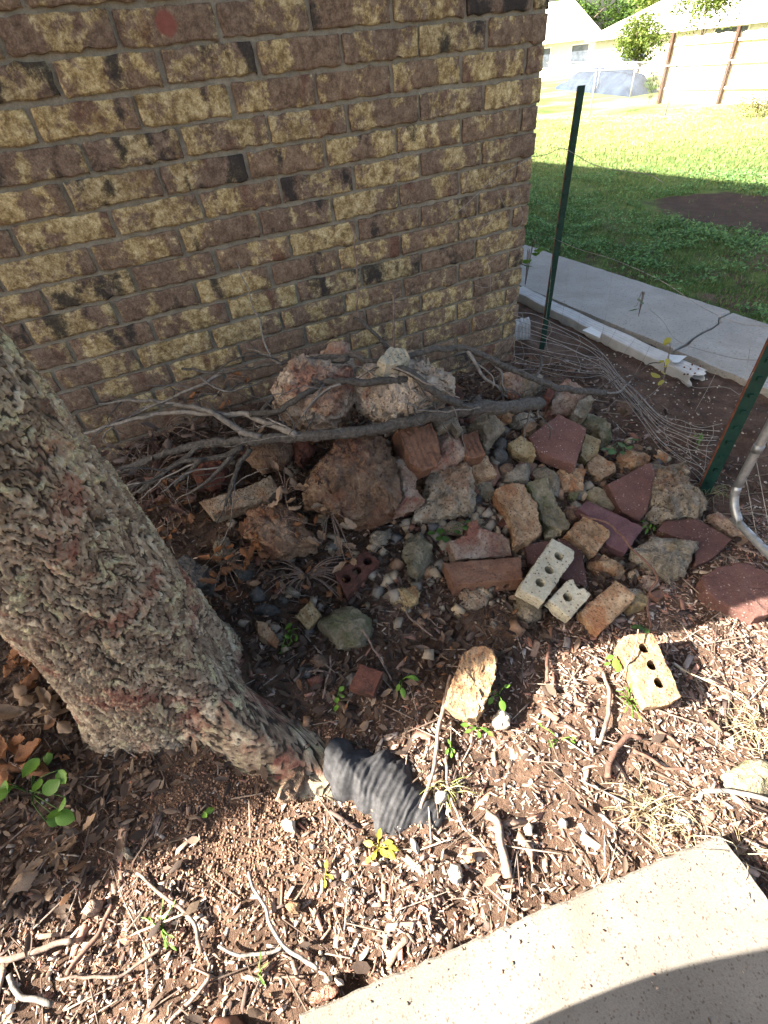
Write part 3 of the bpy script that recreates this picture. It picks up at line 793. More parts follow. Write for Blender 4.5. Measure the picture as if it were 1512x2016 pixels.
piece('grey_chunk', 'grey square chunk right of the pitted concrete block', 'rock', 'c3', [(543, 742), (600, 738), (662, 746), (682, 832), (622, 852), (560, 800)], 'grayrock', .06, .05, rough=.005)
piece('small_stone', 'small dark stone below the grey square chunk', 'rock', 'c3', [(533, 852), (590, 824), (612, 872), (565, 894)], 'slate', .035, .03, rough=.004)
piece('flat_stone', 'small flat brown stone above the grey brown triangular stone', 'rock', 'c3', [(688, 672), (760, 634), (802, 680), (760, 700), (715, 704)], 'boulder', .04, .06, rough=.004)
piece('broken_tile', 'broken pinkish block with jagged top on the long brown brick', 'rubble', 'c3', [(405, 1112), (470, 1085), (512, 1068), (522, 988), (560, 974), (590, 1020), (640, 1035), (720, 1060), (767, 1090), (772, 1190), (610, 1204), (440, 1217)], 'pinkrock', .06, .06, (0, -.6), 'brick', rough=.006)
# long brown cored brick: its cored face looks at the camera
piece('brown_brick', 'long brown brick lying on its side with a row of holes facing front', 'brick', 'c3', [(370, 1230), (600, 1213), (835, 1195), (852, 1330), (640, 1345), (428, 1362), (420, 1330), (395, 1290)], 'brownbrick', .066, .075, (0, -.12), 'brick', rough=.003, side_holes=(5, 3, [.2, .4, .6, .8], .0135, .07))
piece('rubble_lump', 'pale rubble lump under the long brown brick', 'rubble', 'c3', [(438, 1400), (550, 1388), (662, 1382), (650, 1440), (622, 1492), (545, 1522), (480, 1492)], 'concrete', .05, .035, (0, -.3), rough=.006)
piece('red_paver', 'red paver lying flat under the cream three hole brick', 'paver', 'c3', [(855, 1125), (980, 1105), (1140, 1080), (1195, 1150), (1215, 1260), (1232, 1378), (1120, 1342), (980, 1290), (870, 1232)], 'paver', .045, .04, (-.05, -.2), 'brick')
piece('cream_brick', 'speckled cream brick with three round holes lying on a red paver', 'brick', 'c3', [(1022, 1088), (1085, 1120), (1152, 1162), (1150, 1202), (1062, 1335), (972, 1468), (900, 1430), (830, 1388), (838, 1355), (930, 1220)], 'cream', .05, .115, (.05, -.3), 'brick', rough=.0025, holes=[(1058, 1195), (1003, 1275), (950, 1350)], hole_r=.0135)
piece('cream_brick', 'broken half of a speckled cream brick with one full hole', 'brick', 'c3', [(1000, 1450), (1060, 1390), (1122, 1335), (1150, 1330), (1168, 1372), (1182, 1388), (1213, 1385), (1252, 1422), (1190, 1492), (1130, 1562), (1060, 1510)], 'cream', .05, .085, (-.05, -.3), 'brick', rough=.003, holes=[(1113, 1437)], hole_r=.0135)
piece('tan_brick', 'tan brown whole brick right of the broken cream half', 'brick', 'c3', [(1180, 1520), (1290, 1428), (1400, 1335), (1460, 1375), (1514, 1422), (1512, 1450), (1405, 1552), (1300, 1658), (1268, 1640), (1225, 1580)], 'tan', .055, .05, (-.05, -.2), 'brick')
piece('ridged_brick', 'orange brick with a toothed ridged upper face beside the purple brick', 'brick', 'c3', [(1110, 1052), (1225, 955), (1300, 1000), (1372, 1050), (1370, 1072), (1272, 1187), (1190, 1122)], 'tan', .055, .085, (-.1, -.4), 'broken', rough=.006)
piece('purple_brick', 'long purple brick lying aslant below the tilted red paver', 'brick', 'c4', [(290, 825), (345, 768), (520, 850), (707, 940), (690, 975), (590, 1117), (470, 1052), (400, 900)], 'mauve', .055, .075, (-.15, -.4), 'brick')
piece('orange_fragment', 'thin splintered orange brick fragment below the ridged orange brick', 'brick', 'c3', [(1215, 1235), (1300, 1222), (1392, 1230), (1457, 1270), (1440, 1317), (1330, 1300), (1232, 1265)], 'tan', .045, .05, (-.05, -.3), 'rock', rough=.006)
piece('rubble_lump', 'pale grey lump beside the lower end of the cream three hole brick', 'rubble', 'c3', [(778, 1462), (840, 1432), (900, 1420), (952, 1470), (947, 1562), (880, 1607), (800, 1522)], 'grayrock', .06, .05, rough=.007)
piece('brick_piece', 'dark brown brick scrap above the ridged orange brick', 'brick', 'c3', [(1068, 922), (1130, 900), (1182, 918), (1222, 950), (1170, 985), (1115, 1000)], 'boulder', .04, .045, rough=.005)
piece('mossy_brick', 'small pocked orange brick lump among the leaf litter, left of the long brown brick', 'brick', 'c3', [(40, 1482), (60, 1395), (150, 1374), (237, 1390), (237, 1452), (190, 1512), (100, 1532)], 'yellow', .045, .04, kind='rock', rough=.008)
piece('mossy_stone', 'round green grey stone left of the broken pinkish block', 'rock', 'c3', [(140, 1082), (230, 1040), (292, 1110), (332, 1222), (312, 1322), (222, 1372), (152, 1302), (182, 1252), (130, 1182)], 'mossrock', .08, .06, (-.05, -.4), rough=.008)
piece('red_paver', 'red paver leaning up behind the scooped concrete lump', 'paver', 'c4', [(478, 665), (620, 592), (757, 524), (790, 600), (760, 720), (735, 840), (690, 902), (570, 842), (520, 750)], 'paver', .05, .085, (-.2, -.5), 'brick')
piece('concrete_chunk', 'pale concrete lump with a scooped hollow near the green post', 'rubble', 'c4', [(700, 605), (770, 560), (870, 514), (985, 545), (968, 640), (1040, 720), (1112, 792), (1090, 842), (1020, 892), (900, 897), (800, 917), (715, 867), (728, 800), (700, 720)], 'concrete', .11, .11, (-.1, -.35), rough=.013, cuts=2)
piece('red_paver', 'red paver lying flat right of the peaked grey rock', 'paver', 'c4', [(800, 962), (830, 905), (940, 893), (1050, 885), (1170, 950), (1282, 1020), (1160, 1142), (1040, 1197), (1062, 1090), (930, 1010)], 'paver', .045, .045, (-.05, -.18), 'brick')
piece('long_stone', 'reddish grey long stone lying just inside the metal gate', 'rock', 'c4', [(1080, 872), (1170, 814), (1252, 870), (1350, 960), (1462, 1050), (1412, 1072), (1330, 1040), (1250, 982)], 'pinkrock', .045, .04, rough=.005)
piece('peaked_rock', 'grey crystalline rock with a peak in front of the flat red paver', 'rock', 'c4', [(610, 1112), (700, 1060), (820, 990), (940, 1015), (1067, 1050), (1060, 1122), (1010, 1200), (960, 1262), (870, 1312), (790, 1242), (700, 1182)], 'grayrock', .08, .075, (-.1, -.35), rough=.01)
piece('red_paver', 'big dark red broken paver at the right edge, lowest corner in sunlight', 'paver', 'c4', [(1090, 1262), (1190, 1192), (1370, 1165), (1440, 1200), (1520, 1240), (1560, 1400), (1520, 1500), (1440, 1520), (1300, 1470), (1200, 1420), (1110, 1342)], 'paver', .06, .055, (-.05, -.12), 'brick', rough=.004)
piece('mossy_stone', 'greenish grey stone left of the purple brick', 'rock', 'c4', [(313, 732), (420, 690), (500, 740), (557, 822), (550, 852), (470, 830), (400, 800)], 'mossrock', .05, .05, rough=.006)
piece('small_stone', 'small blue green stone below the toothed tan brick', 'rock', 'c4', [(213, 702), (280, 690), (302, 742), (262, 792), (225, 760)], 'mossrock', .03, .03, rough=.003)
piece('tan_rock', 'tall tan and grey rock at the right end of the thick branch', 'rock', 'c4', [(95, 165), (130, 60), (210, 10), (300, 20), (352, 60), (330, 115), (262, 222), (180, 217), (80, 242)], 'pinkrock', .12, .15, (-.1, -.5), rough=.009)
piece('grey_block', 'grey square sided block right of the tall tan and grey rock', 'rock', 'c4', [(255, 212), (300, 120), (370, 88), (395, 110), (365, 190), (330, 235)], 'grayrock', .08, .12, (-.05, -.4), 'brick', rough=.005)
piece('brick_piece', 'dark red brick end behind the tall tan and grey rock', 'brick', 'c4', [(72, 102), (110, 20), (155, 8), (150, 60), (115, 120)], 'darkred', .06, .15, (0, -.4), 'brick')
piece('brick_piece', 'dull red brick corner behind the thick branch by the curled wires', 'brick', 'c3', [(388, 172), (430, 145), (495, 232), (480, 262), (440, 275)], 'darkred', .06, .13, (0, -.5), 'brick')
piece('red_chunk', 'dark red angular rock behind the thick branch right of the wires', 'rock', 'c3', [(718, 112), (800, 98), (838, 150), (832, 242), (760, 245), (725, 180)], 'pinkrock', .08, .12, (0, -.5))
piece('grey_chunk', 'grey rock behind the thick branch next to the dark red angular rock', 'rock', 'c3', [(838, 155), (890, 120), (960, 130), (985, 190), (930, 240), (850, 240)], 'grayrock', .07, .12, (0, -.5))
# --- left half
piece('boulder', 'rounded brown boulder under the dead leaves near the tree', 'rock', 'c6', [(200, 225), (330, 132), (450, 150), (560, 250), (642, 330), (560, 362), (450, 402), (330, 372), (250, 292)], 'boulder', .13, .14, (-.05, -.4), rough=.01, cuts=4)
piece('pale_brick', 'pale weathered brick slab under the twigs behind the rounded boulder', 'brick', 'c5', [(560, 902), (680, 862), (790, 830), (890, 778), (922, 842), (880, 892), (750, 925), (620, 962)], 'concrete', .06, .1, (-.05, -.4), 'brick', rough=.004)
piece('grey_rock', 'grey rock half covered by orange leaves beside the tree trunk', 'rock', 'c6', [(60, 332), (130, 308), (192, 382), (182, 432), (120, 452), (70, 432)], 'grayrock', .07, .06, rough=.006)
piece('grey_rock', 'grey round rock right beside the orange dead leaves', 'rock', 'c6', [(155, 470), (210, 440), (262, 470), (250, 520), (190, 530)], 'slate', .05, .045, rough=.005)
piece('slate_block', 'dark slate block touching the tree trunk', 'rock', 'c5', [(440, 1168), (500, 1143), (622, 1217), (600, 1282), (530, 1300), (470, 1260)], 'slate', .09, .08, (0, -.3), 'brick', rough=.008)
piece('red_rock', 'dark red rock under the thick branch left of the big brown boulder', 'rock', 'c5', [(770, 700), (850, 640), (940, 640), (990, 690), (960, 740), (860, 750)], 'boulder', .1, .16, (0, -.5), rough=.009)
piece('red_rock', 'dark red rock deep among the twigs behind the pale brick slab', 'rock', 'c5', [(520, 760), (590, 710), (680, 720), (710, 790), (640, 840), (550, 830)], 'darkred', .1, .13, (0, -.5), rough=.01)
piece('red_rock', 'dark brown rock between the thick branch and the big brown boulder', 'rock', 'c5', [(985, 650), (1040, 625), (1095, 650), (1085, 700), (1030, 730), (990, 700)], 'darkred', .08, .15, (0, -.5), rough=.008)
piece('mossy_stone', 'flat grey green stone with a dark moss stain, left of the leaf litter', 'rock', 'c6', [(598, 777), (670, 712), (740, 653), (840, 690), (937, 740), (937, 802), (892, 872), (800, 892), (720, 907), (655, 840)], 'mossrock', .065, .06, (-.05, -.3), rough=.006, dome=.12)
piece('ridged_brick', 'small square tan brick scrap with ridged face beside the flat green stone', 'brick', 'c6', [(495, 722), (580, 638), (639, 720), (566, 797)], 'yellow', .04, .045, (-.15, -.5), 'broken')
piece('brick_piece', 'flat orange brown tile piece at the foot of the trunk', 'brick', 'c6', [(285, 747), (330, 750), (375, 800), (417, 850), (397, 897), (300, 817)], 'tan', .035, .035, (.3, -.3), 'brick')
piece('half_brick', 'small red half brick lying alone near the black plastic', 'brick', 'c6', [(790, 1105), (848, 978), (910, 1000), (970, 1025), (945, 1090), (922, 1150), (860, 1130)], 'darkred', .045, .05, (0, -.2), 'brick')
piece('cored_brick', 'dark red cored brick in the shade below the big brown boulder', 'brick', 'c6', [(705, 492), (795, 428), (885, 364), (957, 430), (868, 522), (780, 617)], 'darkred', .05, .05, (0, -.3), 'brick', holes=[(775, 520), (832, 475), (890, 425)], hole_r=.014)
for lb, pl, mt, tt in [
    ('small grey stone nearest the trunk, above the flat grey one', [(240, 600), (290, 565), (335, 590), (330, 640), (260, 655)], 'slate', .05),
    ('small pale stone above the ridged tan brick scrap', [(412, 575), (470, 560), (530, 600), (515, 625), (450, 612)], 'grayrock', .035),
    ('tiny grey stone left of the ridged tan brick scrap', [(398, 640), (435, 612), (465, 640), (430, 670)], 'slate', .035),
    ('flat grey stone at the root, left of the ridged tan brick scrap', [(240, 690), (320, 660), (400, 668), (425, 700), (360, 722), (260, 712)], 'slate', .04),
    ('round brown stone above the small red half brick', [(555, 965), (600, 925), (660, 930), (690, 980), (640, 1012), (575, 1005)], 'boulder', .05),
    ('grey stone just below the big brown boulder', [(888, 300), (940, 250), (1000, 270), (1003, 320), (945, 350), (900, 345)], 'grayrock', .05),
    ('dull red stone chip left of the small red half brick', [(555, 1060), (600, 1030), (655, 1060), (640, 1095), (570, 1100)], 'darkred', .03)]:
    piece('small_stone', lb, 'rock', 'c6', pl, mt, tt, tt * .7, rough=.004)
piece('tan_fragment', 'tan broken brick fragment half in sunlight behind the bright green seedling', 'brick', 'c7', [(160, 508), (195, 400), (235, 300), (290, 268), (345, 263), (382, 300), (372, 370), (352, 440), (330, 520), (300, 560), (235, 560)], 'tan', .085, .085, (-.1, -.25), 'brick', rough=.007)
piece('white_stone', 'lumpy white stone beside the tan broken brick fragment', 'rock', 'c7', [(360, 565), (400, 508), (452, 560), (442, 602), (370, 608)], 'palestone', .04, .035, rough=.005)
piece('tan_brick', 'tan three hole brick standing alone in the sunlight', 'brick', 'c7', [(885, 245), (905, 215), (970, 205), (1030, 204), (1060, 262), (1105, 365), (1150, 470), (1110, 500), (1050, 508), (1000, 512), (975, 450), (950, 390), (915, 315)], 'tan', .06, .075, (-.2, -.15), 'brick', rough=.0025, holes=[(995, 266), (1028, 338), (1058, 412)], hole_r=.0125)
piece('flat_stone', 'grey green flat stone at the right edge by the dry grass', 'rock', 'c7', [(1330, 800), (1420, 740), (1530, 730), (1540, 880), (1420, 890), (1340, 860)], 'mossrock', .05, .035, rough=.004, dome=.1)
for lb, c, pl, mt, tt in [
    ('smooth white oval stone near the thick stick in the sun', 'c9', [(840, 540), (858, 500), (900, 495), (918, 540), (912, 590), (885, 614), (850, 595)], 'palestone', .035),
    ('flat purplish oval stone touching the concrete slab corner', 'c9', [(145, 1185), (165, 1140), (240, 1108), (300, 1112), (305, 1140), (260, 1180), (190, 1205)], 'pinkrock', .03),
    ('left of the two white pebbles by the purplish oval stone', 'c9', [(215, 1100), (230, 1058), (262, 1060), (270, 1090), (250, 1110)], 'palestone', .022),
    ('right of the two white pebbles by the purplish oval stone', 'c9', [(268, 1085), (280, 1058), (315, 1070), (322, 1105), (295, 1115)], 'palestone', .022),
    ('pale stone in the sun just right of the black plastic', 'c9', [(768, 180), (790, 145), (832, 150), (835, 190), (800, 222), (772, 212)], 'palestone', .03),
    ('yellowish stone above the smooth white oval stone', 'c9', [(905, 470), (940, 445), (980, 460), (975, 500), (935, 505)], 'tan', .025),
    ('white lump below the middle of the black plastic', 'c9', [(640, 380), (662, 370), (700, 430), (692, 475), (660, 440)], 'palestone', .025),
    ('white angular stone left of the black plastic, below the trunk root', 'c9', [(0, 300), (40, 275), (80, 300), (75, 350), (20, 345)], 'palestone', .03),
    ('pale pebble by the foot of the thick stick', 'c9', [(1105, 680), (1125, 640), (1152, 645), (1150, 680), (1120, 695)], 'palestone', .022),
    ('white pebble right of the top of the thick stick', 'c9', [(1210, 330), (1230, 300), (1262, 320), (1258, 370), (1225, 370)], 'palestone', .022),
    ('white pebble farthest right near the slab, in the mulch', 'c9', [(1375, 290), (1400, 270), (1432, 290), (1425, 335), (1390, 330)], 'palestone', .022),
    ('pinkish block of stone on the shadow edge at far left', 'c8', [(345, 430), (400, 362), (435, 375), (430, 415), (380, 445)], 'pinkrock', .03),
    ('tan stone in the sun right of the little shadow bar', 'c8', [(1205, 400), (1240, 370), (1280, 380), (1270, 430), (1235, 435)], 'tan', .025),
    ('grey oval pebble in the shade at lower left', 'c8', [(515, 180), (530, 150), (555, 160), (558, 195), (535, 205)], 'grayrock', .022)]:
    piece('loose_stone', lb, 'pebble', c, pl, mt, tt, tt * .6, (0, -.05), rough=.003, group='loose stones in the mulch', cuts=1)

# many small broken fragments that fill the gaps of the heap, each named after the piece it lies by
fr = random.Random(5)
MAIN = list(PIECES); used = set()
HUE = {'tan': 'tan', 'brownbrick': 'brown', 'concrete': 'pale', 'grayrock': 'grey', 'pinkrock': 'pinkish', 'mossrock': 'greenish', 'darkred': 'dark red', 'yellow': 'yellowish', 'boulder': 'dark brown'}
STOP = {'lying', 'under', 'with', 'beside', 'left', 'right', 'behind', 'above', 'below', 'at', 'against', 'near', 'in', 'on', 'half', 'touching', 'tucked', 'leaning', 'just', 'upright', 'standing', 'peeking', 'next', 'deep', 'between', 'nearer', 'poking', 'alone', 'among'}
def noun(lb):
    w = lb.split(); k = 0
    while k < len(w) and not (k > 1 and w[k].strip(',') in STOP): k += 1
    return ' '.join(w[:k]).rstrip(',')
nouns = [noun(l) for _, l in MAIN]
for tries in range(160):
    if len(used) >= 52: break
    x_, y_ = fr.uniform(820, 1330), fr.uniform(800, 1190)
    if (x_ < 900 and y_ > 1060) or (x_ > 1230 and y_ < 900): continue
    m_ = fr.choice([4, 5, 5, 6]); a0 = fr.uniform(0, 6.28); rx = fr.uniform(13, 30); ry = rx * fr.uniform(.55, .85)
    pl = [(x_ + rx * math.cos(a0 + 6.283 * i / m_) * fr.uniform(.75, 1.2), y_ + ry * math.sin(a0 + 6.283 * i / m_) * fr.uniform(.75, 1.2)) for i in range(m_)]
    mt = fr.choice(['tan', 'tan', 'brownbrick', 'concrete', 'grayrock', 'pinkrock', 'mossrock', 'darkred', 'yellow', 'boulder'])
    j = min((i for i in range(len(MAIN)) if nouns.count(nouns[i]) == 1), key=lambda i: (MAIN[i][0][0] - x_) ** 2 + (MAIN[i][0][1] - y_) ** 2)
    dx_, dy_ = x_ - MAIN[j][0][0], y_ - MAIN[j][0][1]
    side = ('right of' if dx_ > 0 else 'left of') if abs(dx_) > abs(dy_) else ('below' if dy_ > 0 else 'above')
    lb = 'small %s fragment wedged %s the %s' % (HUE[mt], side, nouns[j])
    tt = fr.uniform(.025, .05); lf = tt * fr.uniform(.5, .9); ti = (fr.uniform(-.4, .3), fr.uniform(-.6, .1)); kd = fr.choice(['rock', 'rock', 'brick'])
    if lb in used or len(lb.split()) > 16: continue
    used.add(lb)
    piece('rubble_fragment', lb, 'rubble', 'o', pl, mt, tt, lf, ti, kd, rough=.004, group='small fragments in the heap', seed=900 + tries)

# ------------------------------------------------------------------ the tree
def voronoi2(U, Wv, cu, cw, wrap, seed):
    a, b = U / cu, Wv / cw
    ia, ib = np.floor(a).astype(np.int64), np.floor(b).astype(np.int64)
    f1 = np.full(a.shape, 9.0); f2 = np.full(a.shape, 9.0); dz = np.zeros(a.shape); rn = np.zeros(a.shape)
    z = np.zeros_like(ia)
    for da in (-1, 0, 1):
        for db in (-1, 0, 1):
            ja, jb = ia + da, ib + db
            jw = np.mod(ja, wrap)
            ox = .5 + .46 * _hash(jw, jb, z, seed); oy = .5 + .46 * _hash(jw, jb, z + 3, seed)
            d = np.hypot(ja + ox - a, jb + oy - b)
            near_ = d < f1
            f2 = np.where(near_, f1, np.minimum(f2, d))
            dz = np.where(near_, b - jb - oy, dz); rn = np.where(near_, .5 + .5 * _hash(jw, jb, z + 7, seed), rn)
            f1 = np.minimum(f1, d)
    return f1, f2, dz, rn

TC = np.array([-.295, .86])
tree = thing('old_tree', 'thick old tree trunk with flaking reddish bark and a flared root at the left', 'tree', (TC[0], TC[1], 0))
nth = 380
zs = np.concatenate([np.linspace(-.12, 1.1, 340), np.linspace(1.13, 2.4, 36)])
TH, ZZ = np.meshgrid(np.linspace(0, 2 * math.pi, nth, endpoint=False), zs)
def lobe(th0, w):
    d = np.mod(TH - th0 + math.pi, 2 * math.pi) - math.pi
    return np.exp(-(d / w) ** 2)
zc = np.clip(ZZ, 0, None)
RR = .152 + .008 * np.sin(2 * TH + 1 + ZZ * 2) - .006 * np.clip(ZZ - .6, 0, 2)
RR += .022 * np.exp(-zc / .16)
RR += (.27 * np.exp(-zc / .08) + .07 * np.exp(-zc / .2)) * lobe(-.975, .29)             # the root to the front right
RR += .04 * lobe(-1.45, .5) * np.exp(-zc / .2)
RR += .07 * lobe(3.25, .45) * np.exp(-zc / .14)
RR += .035 * lobe(.55, .4) * np.exp(-zc / .1)
RR += .05 * lobe(1.9, .45) * np.exp(-zc / .16)
Q = np.stack([np.cos(TH).ravel() * 1.0, np.sin(TH).ravel() * 1.0, ZZ.ravel() * 2.0], 1)
RR += (.010 * fbm(Q * 2.2, 40, 3)).reshape(RR.shape)
wu = (.016 * fbm(Q * 6, 60, 4)).reshape(RR.shape); ww = (.04 * fbm(Q * 6 + 9, 63, 4)).reshape(RR.shape)
wrapn = 40
f1, f2, dz1, rn1 = voronoi2(TH / (2 * math.pi) * wrapn * .025 + wu, ZZ + ww, .025, .0135, wrapn, 5)
plate = sstep(.03, .3, f2 - f1)
g1, g2, dz2, rn2 = voronoi2(TH / (2 * math.pi) * 120 * .0083 + wu * 1.2, ZZ + ww * .8, .0083, .0055, 120, 9)
plate2 = sstep(.0, .25, g2 - g1)
mk = sstep(-.5, .5, fbm(Q * 3.5 + 4, 88, 2)).reshape(RR.shape)          # smoother and rougher stretches of bark
fl = fbm(Q * 30, 71, 3).reshape(RR.shape); fm = fbm(Q * 11, 75, 3).reshape(RR.shape)
RR += (.0022 + .003 * mk) * (plate * (1 - .6 * dz1 + .4 * rn1) - .7) + .0022 * plate2 * plate * (.6 - .6 * dz2 + rn2 * .6) + .001 * fl + .002 * fm
CX = -.055 * np.clip(ZZ, 0, 3) ** 1.25
V = np.stack([CX + RR * np.cos(TH), RR * np.sin(TH), ZZ], -1).reshape(-1, 3)
m_ = len(zs); ii = np.arange(m_ * nth).reshape(m_, nth)
Fq = np.stack([ii[:-1].ravel(), np.roll(ii, -1, 1)[:-1].ravel(), np.roll(ii, -1, 1)[1:].ravel(), ii[1:].ravel()], 1)
me = new_mesh('trunk', V, Fq, True)
ca = me.color_attributes.new('Col', 'FLOAT_COLOR', 'POINT')
hgt = (plate * (.5 + .5 * plate2)).ravel()
ca.data.foreach_set('color', np.stack([hgt, (.6 * rn1 + .4 * rn2).ravel(), hgt, np.ones_like(hgt)], 1).astype(np.float32).ravel())
obj('trunk', me, MAT['bark'], tree)

def set_col(me, C):
    ca = me.color_attributes.new('Col', 'FLOAT_COLOR', 'POINT')
    C = np.asarray(C, np.float32)
    if C.shape[1] == 3: C = np.concatenate([C, np.ones((len(C), 1), np.float32)], 1)
    ca.data.foreach_set('color', C.ravel())

def rotm(yaw, pitch, roll):
    cy, sy, cp, sp, cr, sr = np.cos(yaw), np.sin(yaw), np.cos(pitch), np.sin(pitch), np.cos(roll), np.sin(roll)
    R = np.empty((len(yaw), 3, 3))
    R[:, 0, 0] = cy * cp; R[:, 0, 1] = cy * sp * sr - sy * cr; R[:, 0, 2] = cy * sp * cr + sy * sr
    R[:, 1, 0] = sy * cp; R[:, 1, 1] = sy * sp * sr + cy * cr; R[:, 1, 2] = sy * sp * cr - cy * sr
    R[:, 2, 0] = -sp; R[:, 2, 1] = cp * sr; R[:, 2, 2] = cp * cr
    return R

def scatter(V0, F0, pos, R, scl, colr, jit=0.0, cj=.0):
    N = len(pos); m = len(V0)
    V = V0[None] * scl[:, None, :]
    if jit: V = V * (1 + jit * RNG.standard_normal(V.shape))
    V = np.einsum('nij,nkj->nki', R, V) + pos[:, None, :]
    Fc = (F0[None] + (np.arange(N) * m)[:, None, None]).reshape(-1, F0.shape[1])
    C = np.repeat(colr, m, axis=0)
    return V.reshape(-1, 3), Fc, C

LEAF_V = np.array([[-.5, 0, 0], [-.22, .2, .05], [-.22, 0, -.02], [-.22, -.2, .05], [.15, .23, .09], [.15, 0, 0], [.15, -.23, .09], [.5, 0, .12]])
LEAF_F = np.array([[0, 2, 1, 1], [0, 3, 2, 2], [1, 2, 5, 4], [2, 3, 6, 5], [4, 5, 7, 7], [5, 6, 7, 7]])
def leaf_faces():
    return [(0, 2, 1), (0, 3, 2), (1, 2, 5, 4), (2, 3, 6, 5), (4, 5, 7), (5, 6, 7)]
LEAF_T = np.array([[0, 2, 1], [0, 3, 2], [1, 2, 5], [1, 5, 4], [2, 3, 6], [2, 6, 5], [4, 5, 7], [5, 6, 7]])

def foliage(name, centers, radii, n, size, cols, mat, parent, squash=.8):
    """leaf-sized faces spread through clumps of a crown"""
    k = RNG.integers(0, len(centers), n)
    d = RNG.standard_normal((n, 3)); d /= np.linalg.norm(d, axis=1)[:, None]
    rr = RNG.uniform(.35, 1.0, n) ** .6
    pos = np.asarray(centers)[k] + d * (np.asarray(radii)[k] * rr)[:, None] * [1, 1, squash]
    R = rotm(RNG.uniform(0, 6.28, n), RNG.uniform(-.9, .9, n), RNG.uniform(-.9, .9, n))
    sc = (size * RNG.uniform(.6, 1.4, n))[:, None] * np.ones(3)
    C = np.asarray(cols)[RNG.integers(0, len(cols), n)] * RNG.uniform(.75, 1.25, (n, 1))
    V, Fc, C = scatter(LEAF_V, LEAF_T, pos, R, sc, C)
    me = new_mesh(name, V, Fc); set_col(me, C)
    return obj(name, me, mat, parent)

greens = [(.05, .1, .018), (.075, .13, .022), (.1, .16, .03), (.04, .08, .015)]
for pts in ([(-.17, 0, 2.3), (-.35, -.2, 2.9), (-.7, -.5, 3.7), (-.9, -.9, 4.6)], [(-.17, 0, 2.3), (.05, .1, 3.0), (.3, .0, 3.9), (.4, -.3, 4.8)], [(-.17, 0, 2.3), (-.6, .2, 2.8), (-1.2, .1, 3.4), (-1.8, -.2, 4.0)]):
    tube('limb', pts, [.12, .09, .06, .03], MAT['treebark'], tree, 10, .08, .02, 3, .006, base=(0, 0, 0))
cc = RNG.uniform([-2.0, -1.6, 3.0], [.6, .3, 5.2], (26, 3))
foliage('crown', cc, RNG.uniform(.35, .6, 26), 5200, .09, greens, MAT['blades'], tree)

# ------------------------------------------------------------------ ground litter
def inside_slab(x, y):
    d = np.stack([x - A[0], y - A[1]], -1)
    a = d @ ex / (ex @ ex); b = d @ ey / (ey @ ey)
    return (a > -.004) & (a < 1.004) & (b > -.004) & (b < 1.004)
def trunk_clear(x, y, f=1.0):
    dx, dy = x - TC[0], y - TC[1]
    th = np.arctan2(dy, dx); r = np.hypot(dx, dy)
    lim = .19 + .24 * np.exp(-(((th + .975) / .3) ** 2))
    return r > lim * f
def surf(x, y):
    q = np.stack([x, y, 0 * x], 1)
    return ground_z(x, y) + .012 * fbm(q * 9, 3, 3) + .006 * fbm(q * 40, 5, 2)
def ground_pts(n, lo, hi, dens=None):
    x = RNG.uniform(lo[0], hi[0], n * 3); y = RNG.uniform(lo[1], hi[1], n * 3)
    ok = (y < 1.74) & trunk_clear(x, y, .95) & ~inside_slab(x, y) & ((x < 2.12) | (y > 99))
    if dens is not None: ok &= RNG.uniform(0, 1, len(x)) < dens(x, y)
    x, y = x[ok][:n], y[ok][:n]
    return x, y, surf(x, y)
def dirt(x, y): return np.exp(-(((x + .24) / .2) ** 2 + ((y - .47) / .17) ** 2))
def pal(cols, w, n, v=.3):
    C = np.asarray(cols, float)[RNG.choice(len(cols), n, p=np.asarray(w) / np.sum(w))]
    return C * RNG.uniform(1 - v, 1 + v, (n, 1))
BOX_V = np.array([[-.5, -.42, -.5], [.46, -.5, -.5], [.5, .4, -.5], [-.44, .5, -.5], [-.42, -.36, .5], [.4, -.4, .42], [.42, .32, .5], [-.38, .4, .4]])
BOX_F = np.array([[0, 3, 2, 1], [4, 5, 6, 7], [0, 1, 5, 4], [1, 2, 6, 5], [2, 3, 7, 6], [3, 0, 4, 7]])
# bark mulch
def dm(x, y): return (1 - .93 * dirt(x, y)) * (1 - .82 * sstep(.42, .6, y)) * (1 - .6 * sstep(1.45, 1.7, x)) * (.45 + .55 * sstep(-.5, .3, fbm(np.stack([x, y, 0 * x], 1) * 5, 77, 2)))  # chips thinned past the eave's shadow edge, so the shaded ground turns darker
x, y, z = ground_pts(66000, (-1.15, -.4), (1.75, 1.72), dm)
n = len(x)
L = .005 + .024 * RNG.beta(1.2, 3.6, n)
big = RNG.uniform(0, 1, n) < .05; L = np.where(big, L * RNG.uniform(1.6, 3.2, n), L)
scl = np.stack([L, L * RNG.uniform(.1, .42, n), L * RNG.uniform(.04, .13, n)], 1)
R = rotm(RNG.uniform(0, 6.28, n), RNG.normal(0, .22, n), RNG.normal(0, .3, n))
C = pal([(.27, .145, .105), (.24, .165, .125), (.37, .31, .265), (.47, .38, .3), (.075, .052, .044), (.33, .22, .165), (.33, .145, .095)], [5, 5.5, 3, 1.3, 3.4, 4.2, .8], n)
V, Fc, C = scatter(BOX_V, BOX_F, np.stack([x, y, z + scl[:, 2] * .2 + RNG.uniform(-.005, .005, n)], 1), R, scl, C, .3)
me = new_mesh('bark_mulch', V, Fc); set_col(me, C)
tag(obj('bark_mulch', me, MAT['chips']), 'reddish brown shredded bark mulch covering the bed', 'mulch', kind='stuff')
